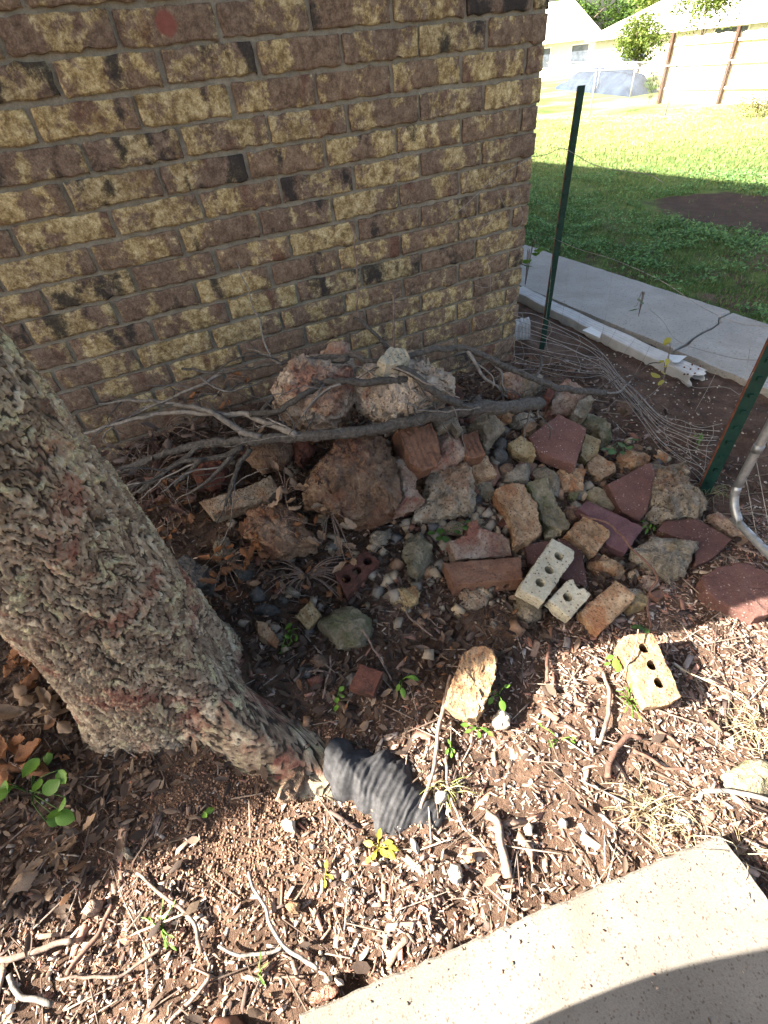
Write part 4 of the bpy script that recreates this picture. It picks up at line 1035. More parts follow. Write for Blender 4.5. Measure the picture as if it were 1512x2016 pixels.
# thin twig litter
x, y, z = ground_pts(1500, (-1.1, -.4), (1.75, 1.72), lambda x, y: 1 - .8 * dirt(x, y))
n = len(x); L = RNG.uniform(.03, .14, n)
scl = np.stack([L, RNG.uniform(.0012, .0032, n), RNG.uniform(.0012, .0032, n)], 1)
R = rotm(RNG.uniform(0, 6.28, n), RNG.normal(0, .08, n), RNG.normal(0, .5, n))
V, Fc, C = scatter(BOX_V, BOX_F, np.stack([x, y, z + .006 + RNG.uniform(0, .008, n)], 1), R, scl, pal([(.2, .155, .125), (.3, .245, .195), (.12, .085, .065)], [3, 2, 3], n))
me = new_mesh('twig_litter', V, Fc); set_col(me, C)
tag(obj('twig_litter', me, MAT['chips']), 'fine broken twigs strewn over the mulch', 'twigs', kind='stuff')
# dead leaf litter
def dl(x, y): return np.clip(.03 + .9 * sstep(.42, .62, y) + .75 * np.exp(-((x + .68) / .2) ** 2) * sstep(.42, .56, y), 0, 1) * (1 - .9 * dirt(x, y)) * (1 - .75 * sstep(1.25, 1.6, x))  # dark leaves kept behind the shadow edge, deepening the shade by colour
x, y, z = ground_pts(11000, (-1.15, -.35), (1.7, 1.73), dl)
n = len(x); L = RNG.uniform(.014, .042, n)
scl = np.stack([L, L * RNG.uniform(.5, 1.1, n), L * RNG.uniform(-2.2, 2.6, n)], 1)
R = rotm(RNG.uniform(0, 6.28, n), RNG.normal(0, .3, n), RNG.normal(0, .4, n))
C = pal([(.08, .054, .039), (.13, .09, .066), (.05, .034, .026), (.21, .15, .105), (.24, .12, .06)], [5, 3.5, 5, 1.2, .4], n)
V, Fc, C = scatter(LEAF_V, LEAF_T, np.stack([x, y, z + .008 + RNG.uniform(0, .014, n)], 1), R, scl, C, .08)
me = new_mesh('leaf_litter', V, Fc, True); set_col(me, C)
tag(obj('leaf_litter', me, MAT['litter']), 'curled dead brown leaves lying between the stones', 'leaf litter', kind='stuff')
# pebbles and crumbs
bm = bmesh.new(); bmesh.ops.create_icosphere(bm, subdivisions=1, radius=.5)
PV = np.array([v.co[:] for v in bm.verts]); PF = np.array([[v.index for v in f.verts] for f in bm.faces]); bm.free()
def dp(x, y):
    a = np.exp(-(((x + .1) / .28) ** 2 + ((y - .27) / .13) ** 2)) + .5 * np.exp(-(((x + .62) / .2) ** 2 + ((y - .55) / .2) ** 2)) + .5 * sstep(1.45, 1.65, x) * sstep(.3, .6, y)
    return np.clip(.1 + a, 0, 1)
x, y, z = ground_pts(2800, (-1.1, -.35), (2.1, 1.6), dp)
n = len(x); L = .004 + .017 * RNG.beta(1.2, 4.2, n)
scl = np.stack([L, L * RNG.uniform(.55, 1, n), L * RNG.uniform(.4, .75, n)], 1)
R = rotm(RNG.uniform(0, 6.28, n), RNG.normal(0, .3, n), RNG.normal(0, .3, n))
C = pal([(.45, .39, .31), (.33, .27, .2), (.24, .16, .11), (.52, .47, .4), (.2, .1, .07), (.3, .29, .28)], [4, 4, 3, 3, 2, 1.5], n, .2)
V, Fc, C = scatter(PV, PF, np.stack([x, y, z + scl[:, 2] * .25], 1), R, scl, C, .1)
me = new_mesh('pebbles', V, Fc, True); set_col(me, C)
tag(obj('pebbles', me, MAT['pebbles']), 'small rounded pebbles mixed into soil and mulch', 'pebbles', kind='stuff')
x, y, z = ground_pts(620, (-.1, .55), (1.5, 1.6), lambda x, y: np.clip(1.3 * np.exp(-((x - .75) / .5) ** 2 - ((y - 1.0) / .36) ** 2), 0, 1))
n = len(x); L = RNG.uniform(.012, .046, n)
scl = np.stack([L, L * RNG.uniform(.55, 1, n), L * RNG.uniform(.45, .9, n)], 1)
R = rotm(RNG.uniform(0, 6.28, n), RNG.normal(0, .6, n), RNG.normal(0, .6, n))
C = pal([(.28, .23, .17), (.2, .17, .13), (.25, .15, .09), (.16, .075, .05), (.33, .25, .16), (.12, .11, .1)], [4, 4, 3, 2, 2, 2], n, .25)
V, Fc, C = scatter(BOX_V, BOX_F, np.stack([x, y, z + L * .2], 1), R, scl, C, .16)
me = new_mesh('rubble_crumbs', V, Fc); set_col(me, C)
tag(obj('rubble_crumbs', me, MAT['pebbles']), 'small brick and mortar crumbs filling the gaps of the heap', 'rubble', kind='stuff')
x, y, z = ground_pts(9000, (-.75, .1), (.15, .85), lambda x, y: np.clip(dirt(x, y) * 1.1 + .05, 0, 1))
n = len(x); L = RNG.uniform(.0022, .0065, n)
scl = np.stack([L, L * RNG.uniform(.6, 1, n), L * RNG.uniform(.5, .9, n)], 1)
R = rotm(RNG.uniform(0, 6.28, n), RNG.normal(0, .5, n), RNG.normal(0, .5, n))
V, Fc, C = scatter(BOX_V, BOX_F, np.stack([x, y, z + L * .2], 1), R, scl, pal([(.17, .095, .06), (.23, .14, .09), (.1, .058, .04), (.33, .23, .16)], [4, 3, 3, 1], n))
me = new_mesh('soil_crumbs', V, Fc); set_col(me, C)
tag(obj('soil_crumbs', me, MAT['pebbles']), 'reddish crumbly soil in front of the tree root', 'soil', kind='stuff')

n = 420
ua, ub = RNG.beta(.9, 1.4, n), RNG.beta(.55, 2.2, n)
ub = np.where(RNG.uniform(0, 1, n) < .4, RNG.uniform(0, 1, n), ub)
gp2 = A[:2] + np.outer(np.clip(ua, .01, .99), ex) + np.outer(np.clip(ub, .006, .99), ey)
L = .0015 + .007 * RNG.beta(1, 4, n)
scl = np.stack([L, L * RNG.uniform(.2, .7, n), L * RNG.uniform(.1, .4, n)], 1)
R = rotm(RNG.uniform(0, 6.28, n), RNG.normal(0, .15, n), RNG.normal(0, .2, n))
V, Fc, C = scatter(BOX_V, BOX_F, np.stack([gp2[:, 0], gp2[:, 1], np.full(n, .0515)], 1), R, scl, pal([(.2, .12, .085), (.3, .22, .16), (.1, .07, .05), (.38, .32, .24)], [3, 3, 3, 1], n), .2)
me = new_mesh('slab_grit', V, Fc); set_col(me, C)
tag(obj('slab_grit', me, MAT['chips']), 'grit and bark crumbs spilled over the slab', 'grit', kind='stuff')

# ------------------------------------------------------------------ fallen branches
def lifted(crop, pts, lifts):
    px = cv(crop, pts)
    if isinstance(lifts, (int, float)): lifts = [lifts] * len(px)
    if len(lifts) == 2 and len(px) != 2: lifts = list(np.linspace(lifts[0], lifts[1], len(px)))
    return [hit(p[0], p[1], l) for p, l in zip(px, lifts)]
def branch(name, label, crop, pts, lifts, r0, r1, mat, twigs=(), group='fallen branches', seed=1, cat='branch', n=8, jit=.004, fine=14):
    P = lifted(crop, pts, lifts)
    root = tube(name, P, np.linspace(r0, r1, len(P)), MAT[mat], None, n + 3, .007, jit, seed, r0 * .2)
    tag(root, label, cat, group)
    for i, (c2, p2, l2, a, b, m2) in enumerate(twigs):
        Q = lifted(c2, p2, l2)
        Vt, Ft = tube_data(Q, np.linspace(a, b, len(Q)), 6, .012, .004, seed + 7 * i + 3, a * .08)
        obj('twig', new_mesh('twig', Vt - P[0], Ft, True), MAT[m2], root)
    r = np.random.default_rng(seed * 3 + 1)
    allP = [P] + [lifted(c2, p2, l2) for (c2, p2, l2, a, b, m2) in twigs]
    for k in range(fine):
        src = allP[r.integers(0, len(allP))]
        f_ = r.uniform(.15, 1) * (len(src) - 1); i = min(int(f_), len(src) - 2)
        p = src[i] * (1 - f_ + i) + src[i + 1] * (f_ - i)
        d = src[i + 1] - src[i]; d = d / (np.linalg.norm(d) + 1e-9)
        e = d * r.uniform(.3, 1) + r.standard_normal(3) * [.6, .35, .4]; e /= np.linalg.norm(e)
        L = r.uniform(.06, .24); q = p + e * L * .5 + r.standard_normal(3) * .012; q2 = p + e * L + r.standard_normal(3) * .03
        for w in (q, q2):
            w[1] = min(w[1], 1.72); w[2] = max(w[2], float(ground_z(w[0], w[1])) + .01)
        a = r.uniform(.0016, .0034)
        Vt, Ft = tube_data([p, q, q2], [a, a * .8, a * .45], 5, .015, .005, seed + k, a * .1)
        obj('twig', new_mesh('twig', Vt - P[0], Ft, True), MAT['palebranch' if r.uniform() < .4 else 'branch'], root)
    return root
branch('fallen_branch', 'thick grey dead branch lying across the whole rubble heap', 'o',
       [(1064, 792), (1000, 800), (930, 804), (870, 815), (800, 832), (720, 848), (640, 855), (560, 862), (480, 868), (400, 875), (350, 886), (310, 900), (270, 915), (225, 930)],
       [.2, .24, .26, .28, .29, .3, .3, .28, .25, .2, .17, .14, .12, .1], .021, .009, 'branch', [
        ('o', [(515, 862), (468, 845), (425, 815), (391, 804), (339, 796), (313, 791), (249, 789), (189, 798)], (.27, .2), .011, .004, 'palebranch'),
        ('o', [(585, 858), (540, 838), (494, 819), (450, 815), (365, 812), (313, 815), (227, 836), (150, 858)], (.3, .16), .011, .005, 'palebranch'),
        ('o', [(400, 875), (370, 897), (339, 920), (313, 935), (270, 970)], (.2, .1), .009, .005, 'branch'),
        ('c5', [(760, 655), (640, 700), (480, 722), (380, 790), (320, 835), (290, 862)], (.26, .12), .009, .005, 'branch'),
        ('c5', [(800, 655), (745, 735), (712, 830), (682, 920)], (.27, .16), .008, .004, 'branch'),
        ('c5', [(570, 705), (520, 760), (450, 832)], (.24, .15), .008, .005, 'branch'),
        ('c5', [(720, 690), (640, 770), (560, 840), (495, 872)], (.24, .14), .007, .003, 'branch'),
        ('c5', [(710, 830), (708, 880), (712, 920)], (.17, .15), .004, .003, 'branch'),
        ('c5', [(1000, 590), (960, 560), (900, 530), (870, 520)], (.3, .3), .004, .002, 'palebranch'),
        ('c3', [(885, 305), (884, 350), (880, 372)], (.2, .14), .004, .003, 'palebranch'),
        ('c3', [(940, 290), (936, 340), (942, 372)], (.2, .14), .004, .003, 'palebranch')], seed=3, fine=34)
branch('fallen_branch', 'long thin pale branch arching along the foot of the brick wall', 'o',
       [(1190, 775), (1110, 766), (1050, 745), (1000, 724), (950, 700), (905, 685), (850, 690), (790, 704), (740, 710), (690, 700), (640, 702), (580, 712), (530, 718), (470, 730), (425, 734), (357, 725)],
       [.2, .22, .25, .28, .32, .35, .37, .38, .38, .38, .37, .35, .33, .31, .3, .3], .011, .004, 'branch', [
        ('o', [(687, 704), (636, 712), (580, 729), (552, 759), (530, 793), (511, 815)], (.38, .27), .009, .006, 'branch'),
        ('o', [(440, 732), (391, 759), (365, 772), (322, 789), (279, 811)], (.3, .22), .006, .003, 'palebranch'),
        ('c5', [(570, 330), (620, 370), (660, 392), (740, 390), (850, 350)], (.3, .28), .004, .002, 'palebranch'),
        ('c5', [(660, 390), (640, 420), (620, 440)], (.28, .25), .003, .002, 'palebranch'),
        ('c5', [(940, 270), (900, 245), (870, 232)], (.36, .38), .004, .002, 'palebranch'),
        ('o', [(922, 690), (948, 736), (978, 760), (1001, 783)], (.34, .2), .006, .003, 'palebranch'),
        ('o', [(960, 704), (985, 730), (990, 760), (1000, 775)], (.3, .22), .005, .002, 'palebranch'),
        ('o', [(1130, 768), (1160, 770), (1215, 772), (1240, 750)], (.2, .16), .006, .003, 'palebranch'),
        ('o', [(1050, 745), (1062, 730), (1066, 700)], (.25, .28), .006, .004, 'branch')], seed=14, fine=26)
branch('fallen_branch', 'dark forked branch lying over the pale reddish boulder', 'o',
       [(812, 748), (760, 750), (709, 753), (660, 752), (631, 756), (588, 785), (537, 811), (494, 814)], [.36, .38, .39, .38, .37, .35, .31, .28], .011, .008, 'branch', [
        ('o', [(631, 756), (600, 748), (560, 770)], (.38, .33), .005, .003, 'branch'),
        ('c5', [(1210, 365), (1150, 385), (1090, 430), (1045, 490), (1040, 525)], (.4, .36), .004, .002, 'palebranch')], seed=25)
branch('fallen_branch', 'smooth grey branch dropping across the large pitted concrete chunk', 'o',
       [(742, 712), (775, 722), (800, 730), (849, 766), (882, 788), (905, 795)], [.4, .4, .4, .38, .34, .32], .009, .012, 'branch', [
        ('c3', [(150, 290), (190, 300), (225, 335)], (.38, .36), .004, .002, 'palebranch')], seed=31)
def wall_twig(label, pts, Y0, Y1, r0, r1, mat, seed):
    P = [at_y(p[0], p[1], yy) for p, yy in zip(pts, np.linspace(Y0, Y1, len(pts)))]
    root = tube('bare_sapling', P, np.linspace(r0, r1, len(P)), MAT[mat], None, 6, .012, .004, seed, .0006)
    return tag(root, label, 'stem', 'dead stems before the wall'), P
wall_twig('dark bare stem slanting up from the heap against the wall', [(790, 716), (760, 680), (721, 641), (697, 626)], 1.5, 1.62, .008, .005, 'branch', 41)
t2, P2 = wall_twig('thin bare stem rising highest against the brick wall', [(716, 640), (703, 610), (704, 560), (700, 500), (697, 470), (690, 445), (683, 432)], 1.6, 1.66, .0035, .002, 'stick', 42)
t3, P3_ = wall_twig('pale upright dead stem with a knobbly top before the wall', [(777, 700), (774, 660), (775, 620), (776, 590), (778, 572)], 1.5, 1.56, .005, .0035, 'stick', 43)
for k, (q, r) in enumerate([((778, 572), .008), ((781, 563), .007), ((770, 578), .005), ((768, 570), .004), ((784, 570), .006)]):
    p = at_y(q[0], q[1], 1.56)
    Vs = PV * r * 2.2; Vs = Vs * (1 + .25 * RNG.standard_normal((len(Vs), 1)))
    obj('bud', new_mesh('bud', Vs + p - P3_[0], PF, True), MAT['stick'], t3)

# loose sticks on the ground
def stick(label, crop, pts, lift, r0, r1, mat='stick', seed=1, name='stick'):
    P = lifted(crop, pts, lift)
    return tag(tube(name, P, np.linspace(r0, r1, len(P)) * .78, MAT[mat], None, 7, .008, .0035, seed, r0 * .14), label, 'stick', 'loose sticks')
stick('long grey stick running from the tan brick fragment down to the black plastic', 'c7', [(185, 380), (150, 520), (135, 600), (125, 680), (112, 790), (90, 860), (55, 945)], (.03, .02), .007, .005, 'stick', 1)
stick('thin bent stick crossing the sunlit mulch left of the thick stick', 'c7', [(165, 680), (168, 750), (172, 825), (200, 930), (240, 1020), (310, 1085), (372, 1145)], .015, .0045, .003, 'stick', 2)
stick('short thick stick casting a dark shadow in the sunlit mulch', 'c7', [(335, 955), (372, 985), (388, 1020), (395, 1100), (415, 1180), (425, 1235)], .022, .0115, .0125, 'stick', 3)
stick('curved reddish root lying below the tan three hole brick', 'c7', [(985, 650), (935, 632), (880, 680), (852, 740), (842, 812)], .018, .007, .009, 'rootstick', 4)
stick('dark bent stick left of the tan three hole brick', 'c7', [(830, 370), (846, 450), (843, 530), (832, 600), (795, 668)], .015, .006, .007, 'stick', 5)
stick('dark straight stick standing out above the sunlit strip', 'c7', [(610, 185), (600, 250), (588, 310), (592, 412)], .02, .006, .006, 'rootstick', 6)
stick('long dark vine stem winding down from the purple brick', 'c4', [(300, 860), (450, 905), (540, 960), (640, 1085), (740, 1180), (800, 1275), (745, 1365), (735, 1460), (750, 1585)], [.12, .13, .12, .1, .09, .05, .03, .02, .015], .004, .005, 'rootstick', 7)
stick('grey twig lying under the dead branch left of the round green stone', 'c6', [(940, 488), (1010, 565), (1080, 642), (1110, 720), (1240, 832)], .03, .005, .003, 'stick', 8)
stick('pale twig leaning on the flat grey green stone', 'c6', [(858, 795), (895, 860), (945, 930), (985, 1000), (1015, 1070)], [.09, .06, .02, .02, .02], .004, .003, 'stick', 9)
stick('short grey twig left of the small red half brick', 'c6', [(685, 935), (680, 1010), (662, 1090), (650, 1172)], .02, .004, .0035, 'stick', 10)
stick('forked brown twig crossing above the small red half brick', 'c6', [(490, 1080), (540, 1030), (620, 1018), (690, 1030)], .02, .005, .003, 'stick', 11)
stick('grey twig starting at the little shadow bar and bending down', 'c8', [(578, 258), (650, 310), (722, 372), (790, 420), (825, 470), (862, 582)], .014, .004, .0055, 'stick', 12)
stick('long pale stick at the left edge lying on the shadow line', 'c8', [(-20, 632), (60, 620), (132, 600), (220, 570), (312, 540)], .016, .0075, .0065, 'stick', 13)
stick('white bent stick in the bottom left corner', 'c8', [(45, 680), (55, 735), (80, 770), (150, 795), (222, 812)], .014, .007, .006, 'palebranch', 14)
stick('thin twig curving through the sunlit mulch at lower left', 'c8', [(240, 705), (380, 700), (520, 690), (610, 625), (690, 575)], .013, .003, .004, 'stick', 15)
stick('pale twig with a bend running down right in the pebbly mulch', 'c8', [(1062, 250), (1080, 330), (1130, 402), (1150, 470), (1205, 560), (1280, 615), (1355, 665)], .015, .0035, .005, 'palebranch', 16)
stick('side twig joining the bent pale twig from the left', 'c8', [(930, 565), (1020, 610), (1110, 600), (1205, 575)], .014, .0035, .004, 'palebranch', 17)
stick('grey stick at the bottom edge left of the slab', 'c8', [(700, 900), (760, 850), (830, 790), (890, 700)], .014, .004, .005, 'stick', 18)
stick('dark stick pair member nearest the shadow line at lower left', 'c8', [(285, 690), (350, 590), (410, 520), (478, 400)], .014, .0065, .006, 'rootstick', 19)
stick('pale grey stick reaching in from the right edge by the flat stone', 'c7', [(1245, 870), (1340, 862), (1430, 880), (1530, 905)], .03, .006, .007, 'palebranch', 20)
stick('reddish curved root under the curved stick below the three hole brick', 'c7', [(1040, 610), (1110, 650), (1170, 690), (1240, 690)], .014, .006, .005, 'rootstick', 21)
stick('thin dark root lying between the three hole brick and the dry grass', 'c7', [(950, 690), (1020, 730), (1080, 770), (1180, 770)], .014, .005, .004, 'rootstick', 22)
stick('thin upright twig crossing the tan three hole brick', 'c7', [(968, 190), (950, 270), (925, 330), (880, 410)], [.12, .1, .08, .02], .0025, .0028, 'stick', 23)
stick('straw coloured runner stem arching over the mulch from the three hole brick', 'c7', [(1120, 340), (1230, 390), (1350, 455), (1480, 540)], .03, .002, .002, 'dryleaf', 24)

# ------------------------------------------------------------------ dead leaf sprays and seedlings
def leaf_mesh(seed, wid=.5, curl=.3, serr=.0):
    r = np.random.default_rng(seed)
    nu, nv = 9, 5
    V = []
    for i in range(nu):
        a = i / (nu - 1)
        w = wid * .5 * math.sin(math.pi * a ** .8) ** .8 * (1 + serr * r.uniform(-.6, .6)) + .004
        for j in range(nv):
            b = j / (nv - 1) * 2 - 1
            zz = curl * (a ** 2) * .6 + curl * .55 * abs(b) ** 1.5 * w * 2 + (.03 if serr < .3 else .075) * r.standard_normal() * (abs(curl))
            V.append((a, b * w, zz))
    Fc = [(i * nv + j, (i + 1) * nv + j, (i + 1) * nv + j + 1, i * nv + j + 1) for i in range(nu - 1) for j in range(nv - 1)]
    return new_mesh('leaf', V, Fc, True)
dead_meshes = [leaf_mesh(s, .42 + .06 * (s % 4), (-.9, .7, 1.2, -.5, .9, 1.6)[s % 6], .5) for s in range(8)]
live_meshes = [leaf_mesh(90 + s, .55, (.15, -.25, .3, -.1)[s % 4], .05) for s in range(4)]
round_meshes = [leaf_mesh(120 + s, .74, (.25, -.35, .4)[s % 3], .12) for s in range(3)]
narrow_meshes = [leaf_mesh(140 + s, .22, (.3, -.3, .1)[s % 3], .05) for s in range(3)]
def with_mat(meshes, mat):
    out = []
    for m in meshes:
        c = m.copy(); c.materials.clear(); c.materials.append(MAT[mat]); out.append(c)
    return out
DL, PL = with_mat(dead_meshes, 'deadleaf'), with_mat(dead_meshes, 'paleleaf')
GL, DGL, YL = with_mat(live_meshes, 'leaf'), with_mat(live_meshes, 'darkleaf'), with_mat(live_meshes, 'yellowleaf')
RL, RDL = with_mat(round_meshes, 'leaf'), with_mat(round_meshes, 'darkleaf')
NL, NDL = with_mat(narrow_meshes, 'leaf'), with_mat(narrow_meshes, 'darkleaf')
def spray(name, label, cat, crop, spots, lift, size, meshes, seed, group, stem='stick', droop=0.0, base=None, face=False, blift=.0):
    r = random.Random(seed)
    px = cv(crop, spots)
    b = hit(*(cv(crop, [base])[0] if base else np.mean(px, axis=0)), blift)
    root = thing(name, label, cat, b, group)
    for i, p in enumerate(px):
        l = lift if isinstance(lift, (int, float)) else lift[i]
        q = hit(p[0], p[1], l)
        o = obj('leaf', r.choice(meshes), None, root, q - b)
        s = size * r.uniform(.7, 1.2) * (.78 if cat == 'seedling' else .92)
        o.scale = (s, s, s)
        yaw = math.atan2(q[1] - b[1], q[0] - b[0]) if face else r.uniform(0, 6.28)
        o.rotation_euler = (r.uniform(-.6, .6) * (.4 if face else 1), r.uniform(-.5, .5) * (.4 if face else 1) + droop, yaw + r.uniform(-.3, .3))
        mid = (b + q) / 2 + np.array([0, 0, .35 * np.linalg.norm(q - b)])
        if np.linalg.norm(q - b) > .012:
            Vt, Ft = tube_data([b, mid * .5 + .5 * (b + q) / 2, q], [.0016, .0014, .001], 5, .015)
            obj('stem', new_mesh('stem', Vt - b, Ft, True), MAT[stem], root)
    return root
dg = 'dead leaf sprays on the branches'
spray('dead_leaf_spray', 'bright orange brown dead leaves hanging beside the tree trunk', 'dead leaves', 'c6', [(60, 370), (120, 350), (200, 350), (250, 360), (290, 380), (40, 410), (90, 470), (130, 500), (150, 440), (80, 540), (130, 570), (200, 530), (220, 470), (60, 590), (190, 590), (30, 480), (110, 410), (170, 390), (240, 430), (270, 340)], .1, .045, DL, 1, dg, base=(130, 450), blift=.04, droop=.3)
spray('dead_leaf_spray', 'pale curled leaves dangling in front of the big brown boulder', 'dead leaves', 'c6', [(690, 120), (740, 150), (760, 190), (730, 230), (700, 90), (650, 120), (720, 290), (750, 330), (660, 310), (640, 330), (740, 400), (770, 430), (810, 410), (690, 60)], .2, .042, PL, 2, dg, base=(690, 160), blift=.17, droop=.4)
spray('dead_leaf_spray', 'tan crumpled leaves on the pale brick slab under the twigs', 'dead leaves', 'c6', [(430, 50), (410, 90), (450, 110), (420, 20), (500, 20), (560, 40), (600, 70), (470, -30), (440, -80), (410, -60), (460, 140)], .19, .04, PL, 3, dg, base=(450, 60), blift=.12, droop=.2)
spray('dead_leaf_spray', 'brown leaves lying over the rounded brown boulder', 'dead leaves', 'c6', [(230, 230), (260, 270), (210, 290), (330, 200), (420, 190), (480, 230), (300, 240), (520, 290), (240, 200), (370, 250), (550, 200), (600, 230)], .14, .034, DL, 4, dg, base=(330, 230), blift=.1)
spray('dead_leaf_spray', 'dark dead leaves caught among twigs behind the tree trunk', 'dead leaves', 'c5', [(500, 520), (540, 540), (570, 500), (590, 560), (450, 560), (480, 600), (420, 610), (350, 590), (320, 610), (380, 570), (260, 640), (230, 700), (200, 760), (240, 790), (290, 690), (330, 740), (210, 660), (180, 700), (520, 480), (610, 610)], .12, .045, with_mat(dead_meshes, 'stick'), 5, dg, base=(380, 620), blift=.04)
spray('dead_leaf_spray', 'reddish dead leaves heaped right of the trunk below the twigs', 'dead leaves', 'c5', [(420, 830), (460, 850), (500, 880), (440, 900), (390, 880), (480, 930), (520, 950), (430, 960), (400, 1010), (450, 1030), (500, 1010), (540, 990), (360, 930), (420, 1060), (380, 860), (540, 900)], .07, .042, DL, 6, dg, base=(450, 930), blift=.02)
spray('dead_leaf_spray', 'small dead leaves stuck to the wall foot behind the thin branches', 'dead leaves', 'c5', [(760, 320), (770, 350), (790, 330), (590, 380), (570, 400), (540, 440), (680, 440), (700, 460), (520, 430), (640, 410)], .24, .035, DL, 7, dg, base=(660, 420), blift=.12)
spray('dead_leaf_spray', 'pale brown curled oak leaves left of the tree foot at the left edge', 'dead leaves', 'c0', [(110, 520), (160, 560), (210, 510), (250, 530), (150, 610), (240, 600), (260, 630), (130, 580), (190, 580), (230, 560), (90, 510)], .06, .062, PL, 8, dg, base=(190, 560), blift=.02)
spray('dead_leaf_spray', 'orange brown leaves at the left edge above the leafy seedling', 'dead leaves', 'c0', [(20, 800), (60, 820), (0, 850), (40, 870), (90, 830), (-20, 820), (110, 850), (70, 780), (20, 760), (50, 720)], .05, .065, DL, 9, dg, base=(40, 820), blift=.02)
spray('dead_leaf_spray', 'grey brown leaves in the shade at lower left', 'dead leaves', 'c0', [(260, 1230), (310, 1140), (300, 1270), (350, 1160), (180, 1310), (240, 1180), (330, 1200), (140, 1350), (200, 1260), (380, 1130)], .02, .05, PL, 10, dg, base=(260, 1220), blift=.01)
spray('dead_leaf_spray', 'dim brown leaves in the dark gap behind the left side of the trunk', 'dead leaves', 'c0', [(40, 320), (90, 340), (140, 350), (180, 370), (60, 390), (120, 400), (170, 420), (210, 410), (30, 430), (90, 440)], .05, .06, DL, 11, dg, base=(110, 380), blift=.02)
rr_ = random.Random(77)
spray('dead_leaf_spray', 'dense dark leaf tangle under the twig ends right beside the trunk', 'dead leaves', 'c5', [(rr_.uniform(150, 560), rr_.uniform(640, 960)) for _ in range(46)], .07, .04, with_mat(dead_meshes, 'rootstick'), 12, dg, base=(350, 800), blift=.02)
spray('dead_leaf_spray', 'scattered brown leaves between the rounded boulder and the cored red brick', 'dead leaves', 'c6', [(rr_.uniform(280, 900), rr_.uniform(380, 640)) for _ in range(34)], .025, .032, PL + DL, 13, dg, base=(560, 500), blift=.01)
sg = 'seedlings and weeds'
spray('seedling', 'bright green four leaf seedling right of the tan brick fragment', 'seedling', 'c7', [(362, 446), (408, 430), (398, 484), (360, 474)], .055, .032, GL, 20, sg, 'leaf', .1, (383, 466), True, .03)
spray('seedling', 'green weed leaf poking up left of the tan three hole brick', 'seedling', 'c7', [(868, 300), (890, 330), (850, 330), (880, 310)], .05, .032, GL, 21, sg, 'leaf', 0, (870, 340), True)
spray('seedling', 'feathery green weed below the tan three hole brick', 'seedling', 'c7', [(905, 470), (930, 450), (950, 480), (925, 510), (945, 540), (970, 545), (900, 450), (940, 440), (915, 490)], .03, .022, NL, 22, sg, 'leaf', 0, (930, 490), True)
spray('seedling', 'low lime green weed under the tan brick fragment', 'seedling', 'c7', [(260, 590), (290, 600), (320, 600), (340, 615), (300, 615), (270, 610)], .02, .022, GL, 23, sg, 'leaf', 0, (300, 605), True)
spray('seedling', 'yellow green sprig in the pebbly mulch below the black plastic', 'seedling', 'c9', [(465, 410), (490, 385), (520, 400), (530, 440), (500, 430), (480, 450), (455, 470), (540, 420)], .03, .026, YL, 24, sg, 'yellowleaf', 0, (495, 430), True)
spray('seedling', 'single yellow sprig left of the yellow green one', 'seedling', 'c9', [(232, 530), (240, 560), (225, 585)], .015, .018, YL, 25, sg, 'yellowleaf', 0, (232, 560), True)
spray('seedling', 'round leaved green plant in the shade at the left edge', 'seedling', 'c0', [(180, 795), (215, 770), (270, 850), (160, 950), (195, 960), (40, 920), (60, 930), (300, 975), (285, 1040), (210, 1085), (250, 1060), (20, 900)], [.06, .05, .08, .07, .07, .06, .06, .06, .05, .05, .05, .06], .05, RL, 26, sg, 'darkleaf', .1, (150, 960), False)
spray('seedling', 'tiny round green leaf on the bare soil before the root', 'seedling', 'c0', [(930, 1050), (940, 1040)], .02, .022, RL, 27, sg, 'leaf', 0, (932, 1055), True)
spray('seedling', 'drooping green weed at the foot of the trunk by the ridged brick scrap', 'seedling', 'c6', [(480, 760), (500, 790), (460, 800), (440, 830), (510, 830), (480, 860), (430, 880), (420, 920), (460, 850)], .05, .032, GL, 28, sg, 'leaf', .5, (470, 830), False)
spray('seedling', 'green two leaf seedling right of the small red half brick', 'seedling', 'c6', [(1060, 1090), (1105, 1055), (1075, 1110), (1120, 1045)], .035, .03, GL, 29, sg, 'leaf', .2, (1075, 1075), True)
spray('seedling', 'small clover leaves below the small red half brick', 'seedling', 'c6', [(720, 1165), (745, 1150), (725, 1205), (735, 1130)], .025, .02, RL, 30, sg, 'leaf', 0, (728, 1170), True)
spray('seedling', 'dark green leaves behind the broken pinkish block', 'seedling', 'c6', [(1255, 270), (1280, 290), (1310, 290), (1400, 240), (1420, 210), (1360, 260), (1290, 250)], .06, .04, RDL, 31, sg, 'darkleaf', 0, (1310, 280), True)
spray('seedling', 'dark green leaves right of the large red paver', 'seedling', 'c3', [(1390, 560), (1430, 520), (1470, 540), (1480, 500), (1360, 555), (1440, 570)], .06, .045, RDL, 32, sg, 'darkleaf', 0, (1430, 550), True)
spray('seedling', 'green leaves under the tilted red paver below the scooped concrete lump', 'seedling', 'c4', [(720, 900), (740, 950), (780, 940), (810, 960), (760, 920), (730, 930)], .035, .035, NL, 33, sg, 'darkleaf', 0, (760, 940), True)
spray('seedling', 'green leaf on the dark litter above the three hole brick', 'seedling', 'c7', [(985, 178), (970, 170), (1000, 185)], .025, .03, RDL, 34, sg, 'darkleaf', 0, (985, 180), True)
spray('seedling', 'little weed with narrow leaves growing among the fence wires', 'seedling', 'c4', [(1050, 350), (1080, 340), (1070, 380), (1045, 400), (1090, 370), (1060, 420)], .1, .03, NL, 35, sg, 'leaf', 0, (1065, 400), True)
